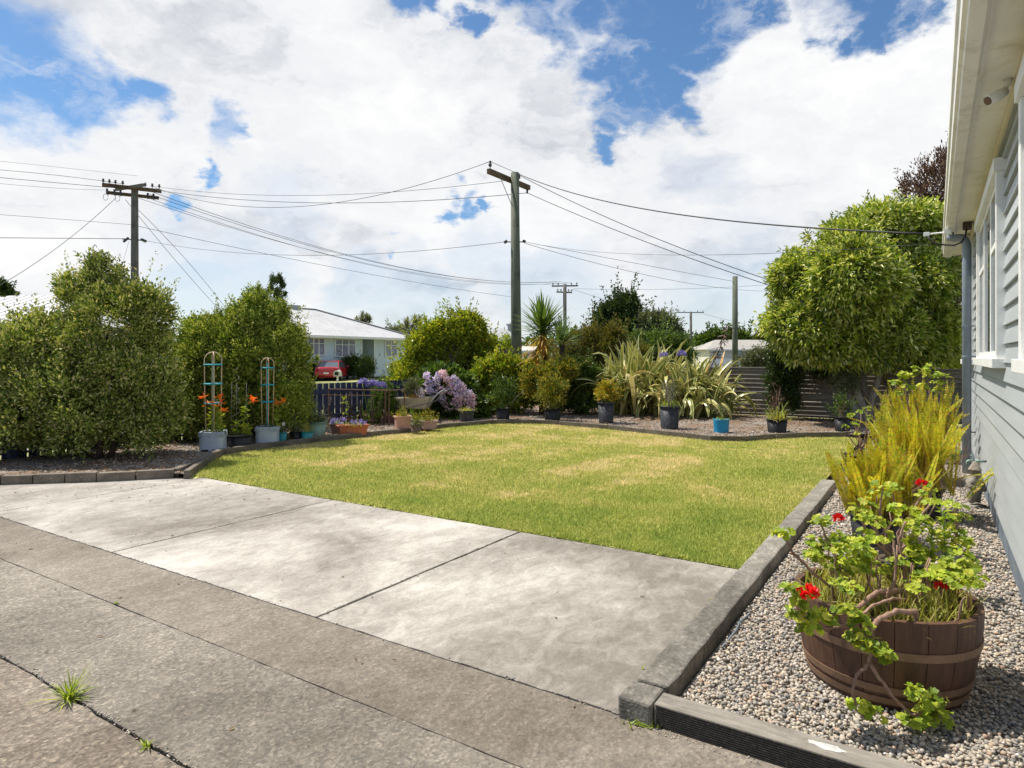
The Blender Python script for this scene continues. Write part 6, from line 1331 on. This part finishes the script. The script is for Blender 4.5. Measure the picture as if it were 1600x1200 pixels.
# ------------------------------------------------------------------ trees and shrubs beyond the fences
def bg(name, label, px, Y, lobes, mat, n=300, per=26, cr=.5, L=.25, Wd=.12, group='trees and shrubs beyond the fences', cat='tree', tr=.12, **kw):
    return shrub(name, label, cat, ((px - 800) / F * Y, Y), lobes, Y, mat, n, per, cr, L, Wd, BARK, kw.pop('depth', .8), kw.pop('zmin', .1), tr=tr, group=group, **kw)
bg('broadleaf_tree', 'dark conical tree, the tallest in the middle distance', 970, 52, [(978, 475, 14, 20), (968, 500, 34, 25), (945, 512, 14, 14), (995, 510, 16, 14), (968, 530, 40, 26)], L_dark, 700, 30, .6, .28, .14)
bg('gum_tree', 'grey green airy gum tree right of the dark conical tree', 1030, 50, [(1015, 505, 16, 14), (1035, 510, 22, 18), (1045, 535, 24, 24), (1010, 530, 18, 18)], L_euc, 420, 26, .5, .26, .09, shell=(.5, 1.1))
bg('dark_bush', 'dark green hedge below the gum tree', 1010, 44, [(1010, 545, 50, 20), (1065, 555, 26, 14), (975, 550, 26, 16), (1055, 540, 20, 14)], L_green, 420, 26, .45, .2, .1, cat='shrub')
bg('bottlebrush', 'big rusty green bush filling the gap right of the yucca', 925, 25, [(905, 550, 30, 28), (945, 545, 34, 26), (985, 562, 26, 22), (885, 575, 22, 26), (925, 580, 50, 24), (910, 530, 18, 14), (955, 528, 20, 12)], L_rust, 1100, 34, .26, .13, .035, cat='shrub', up=.8, spiky=1.4)
bg('pale_bush', 'pale grey green bush in front of the service pole by the iron fence', 1180, 19.3, [(1185, 562, 20, 14), (1168, 568, 14, 12), (1205, 562, 18, 16), (1228, 572, 20, 14)], L_euc, 320, 30, .16, .06, .03, cat='shrub')
bg('low_bush', 'small lime green bush below the chimney flue', 790, 60, [(790, 535, 8, 8), (790, 545, 10, 8)], L_lime, 60, 20, .3, .2, .1, cat='shrub')
bg('round_bush', 'dark clipped round bush behind the red car', 519, 49.5, [(518, 553, 15, 10), (518, 566, 17, 12)], L_dark, 260, 24, .3, .14, .07, cat='shrub')
bg('wide_bush', 'wide dark bush right of the red car in front of the porch', 562, 48.6, [(550, 570, 15, 13), (572, 571, 13, 12), (562, 578, 24, 8)], L_dark, 360, 24, .3, .14, .07, cat='shrub')
bg('low_bush', 'low dark bush left of the red car', 490, 47, [(490, 580, 12, 9)], L_dark, 80, 22, .3, .14, .07, cat='shrub')
bg('far_tree', 'far dome shaped tree left of the service pole', 1120, 130, [(1105, 536, 14, 8), (1120, 530, 16, 8), (1132, 534, 12, 10), (1145, 530, 12, 8), (1160, 534, 14, 8)], L_green, 300, 22, 1.2, .7, .4)
bg('far_tree', 'far orange tinged tree beyond the cream house ridge', 1194, 130, [(1194, 530, 12, 5)], L_rust, 60, 20, .8, .6, .3)
bg('far_tree', 'far dark tree beyond the low left roof', 8, 60, [(2, 452, 8, 7), (18, 462, 5, 4)], L_dark, 90, 22, .35, .35, .15)
for (px, py, Y, s_c, lab) in ((571, 498, 80, 1.0, 'small cabbage tree above the blue house roof'), (645, 508, 70, 1.5, 'larger bushy cabbage tree at the end of the blue house roof'), (562, 503, 82, .8, 'smallest cabbage tree head above the blue house roof')):
    x = (px - 800) / F * Y; r = thing('cabbage_tree', lab, 'tree', (x, Y, 0), 0, 'cabbage trees behind the blue house'); z = HZ(py, Y); m = MB(); m.tube([(0, 0, -.1), (0, 0, z)], .16, 7); P = []
    for k in range(5): a = k * 1.3; e = Vector((math.cos(a) * .5 * s_c, math.sin(a) * .5, z + random.uniform(-.5, .3))); m.tube([(0, 0, z - 1.2), e], .1, 6); P += [e] * 70
    m.build('trunk', BARK, r); P = np.array([tuple(p) for p in P]); V, Fc, uv = strips(P, polar(len(P), -30, 90), .85 * s_c, .09, .7, 4); npmesh('crown', V, Fc, L_euc, r, uv)
for (px, py, rr_, Y, lab) in ((612, 518, 10, 95, 'low far tree between the two cabbage trees'), (670, 516, 8, 95, 'low far tree right of the larger cabbage tree'), (625, 516, 9, 99, 'faint far tree just left of the larger cabbage tree')):
    bg('far_tree', lab, px, Y, [(px, py + 3, rr_, 8), (px + 4, py + 12, rr_ + 4, 10)], L_euc, 90, 20, .6, .35, .15)
# far tree belt on the skyline
lob = []
for k in range(150):
    a = R(-62 + 124 * k / 149 + random.uniform(-.4, .4)); d_ = random.uniform(210, 300); hh = random.uniform(2.5, 6.0); lob.append((math.sin(a) * d_, math.cos(a) * d_, hh * .5, random.uniform(6, 14), 8, hh))
V, Fc = crown(lob, 3600, 16, 2.2, 1.5, .8, zmin=.0); o = npmesh('far_woodland', V, Fc, L_green); tag(o, 'low band of distant trees along the horizon', 'woodland', kind='stuff')
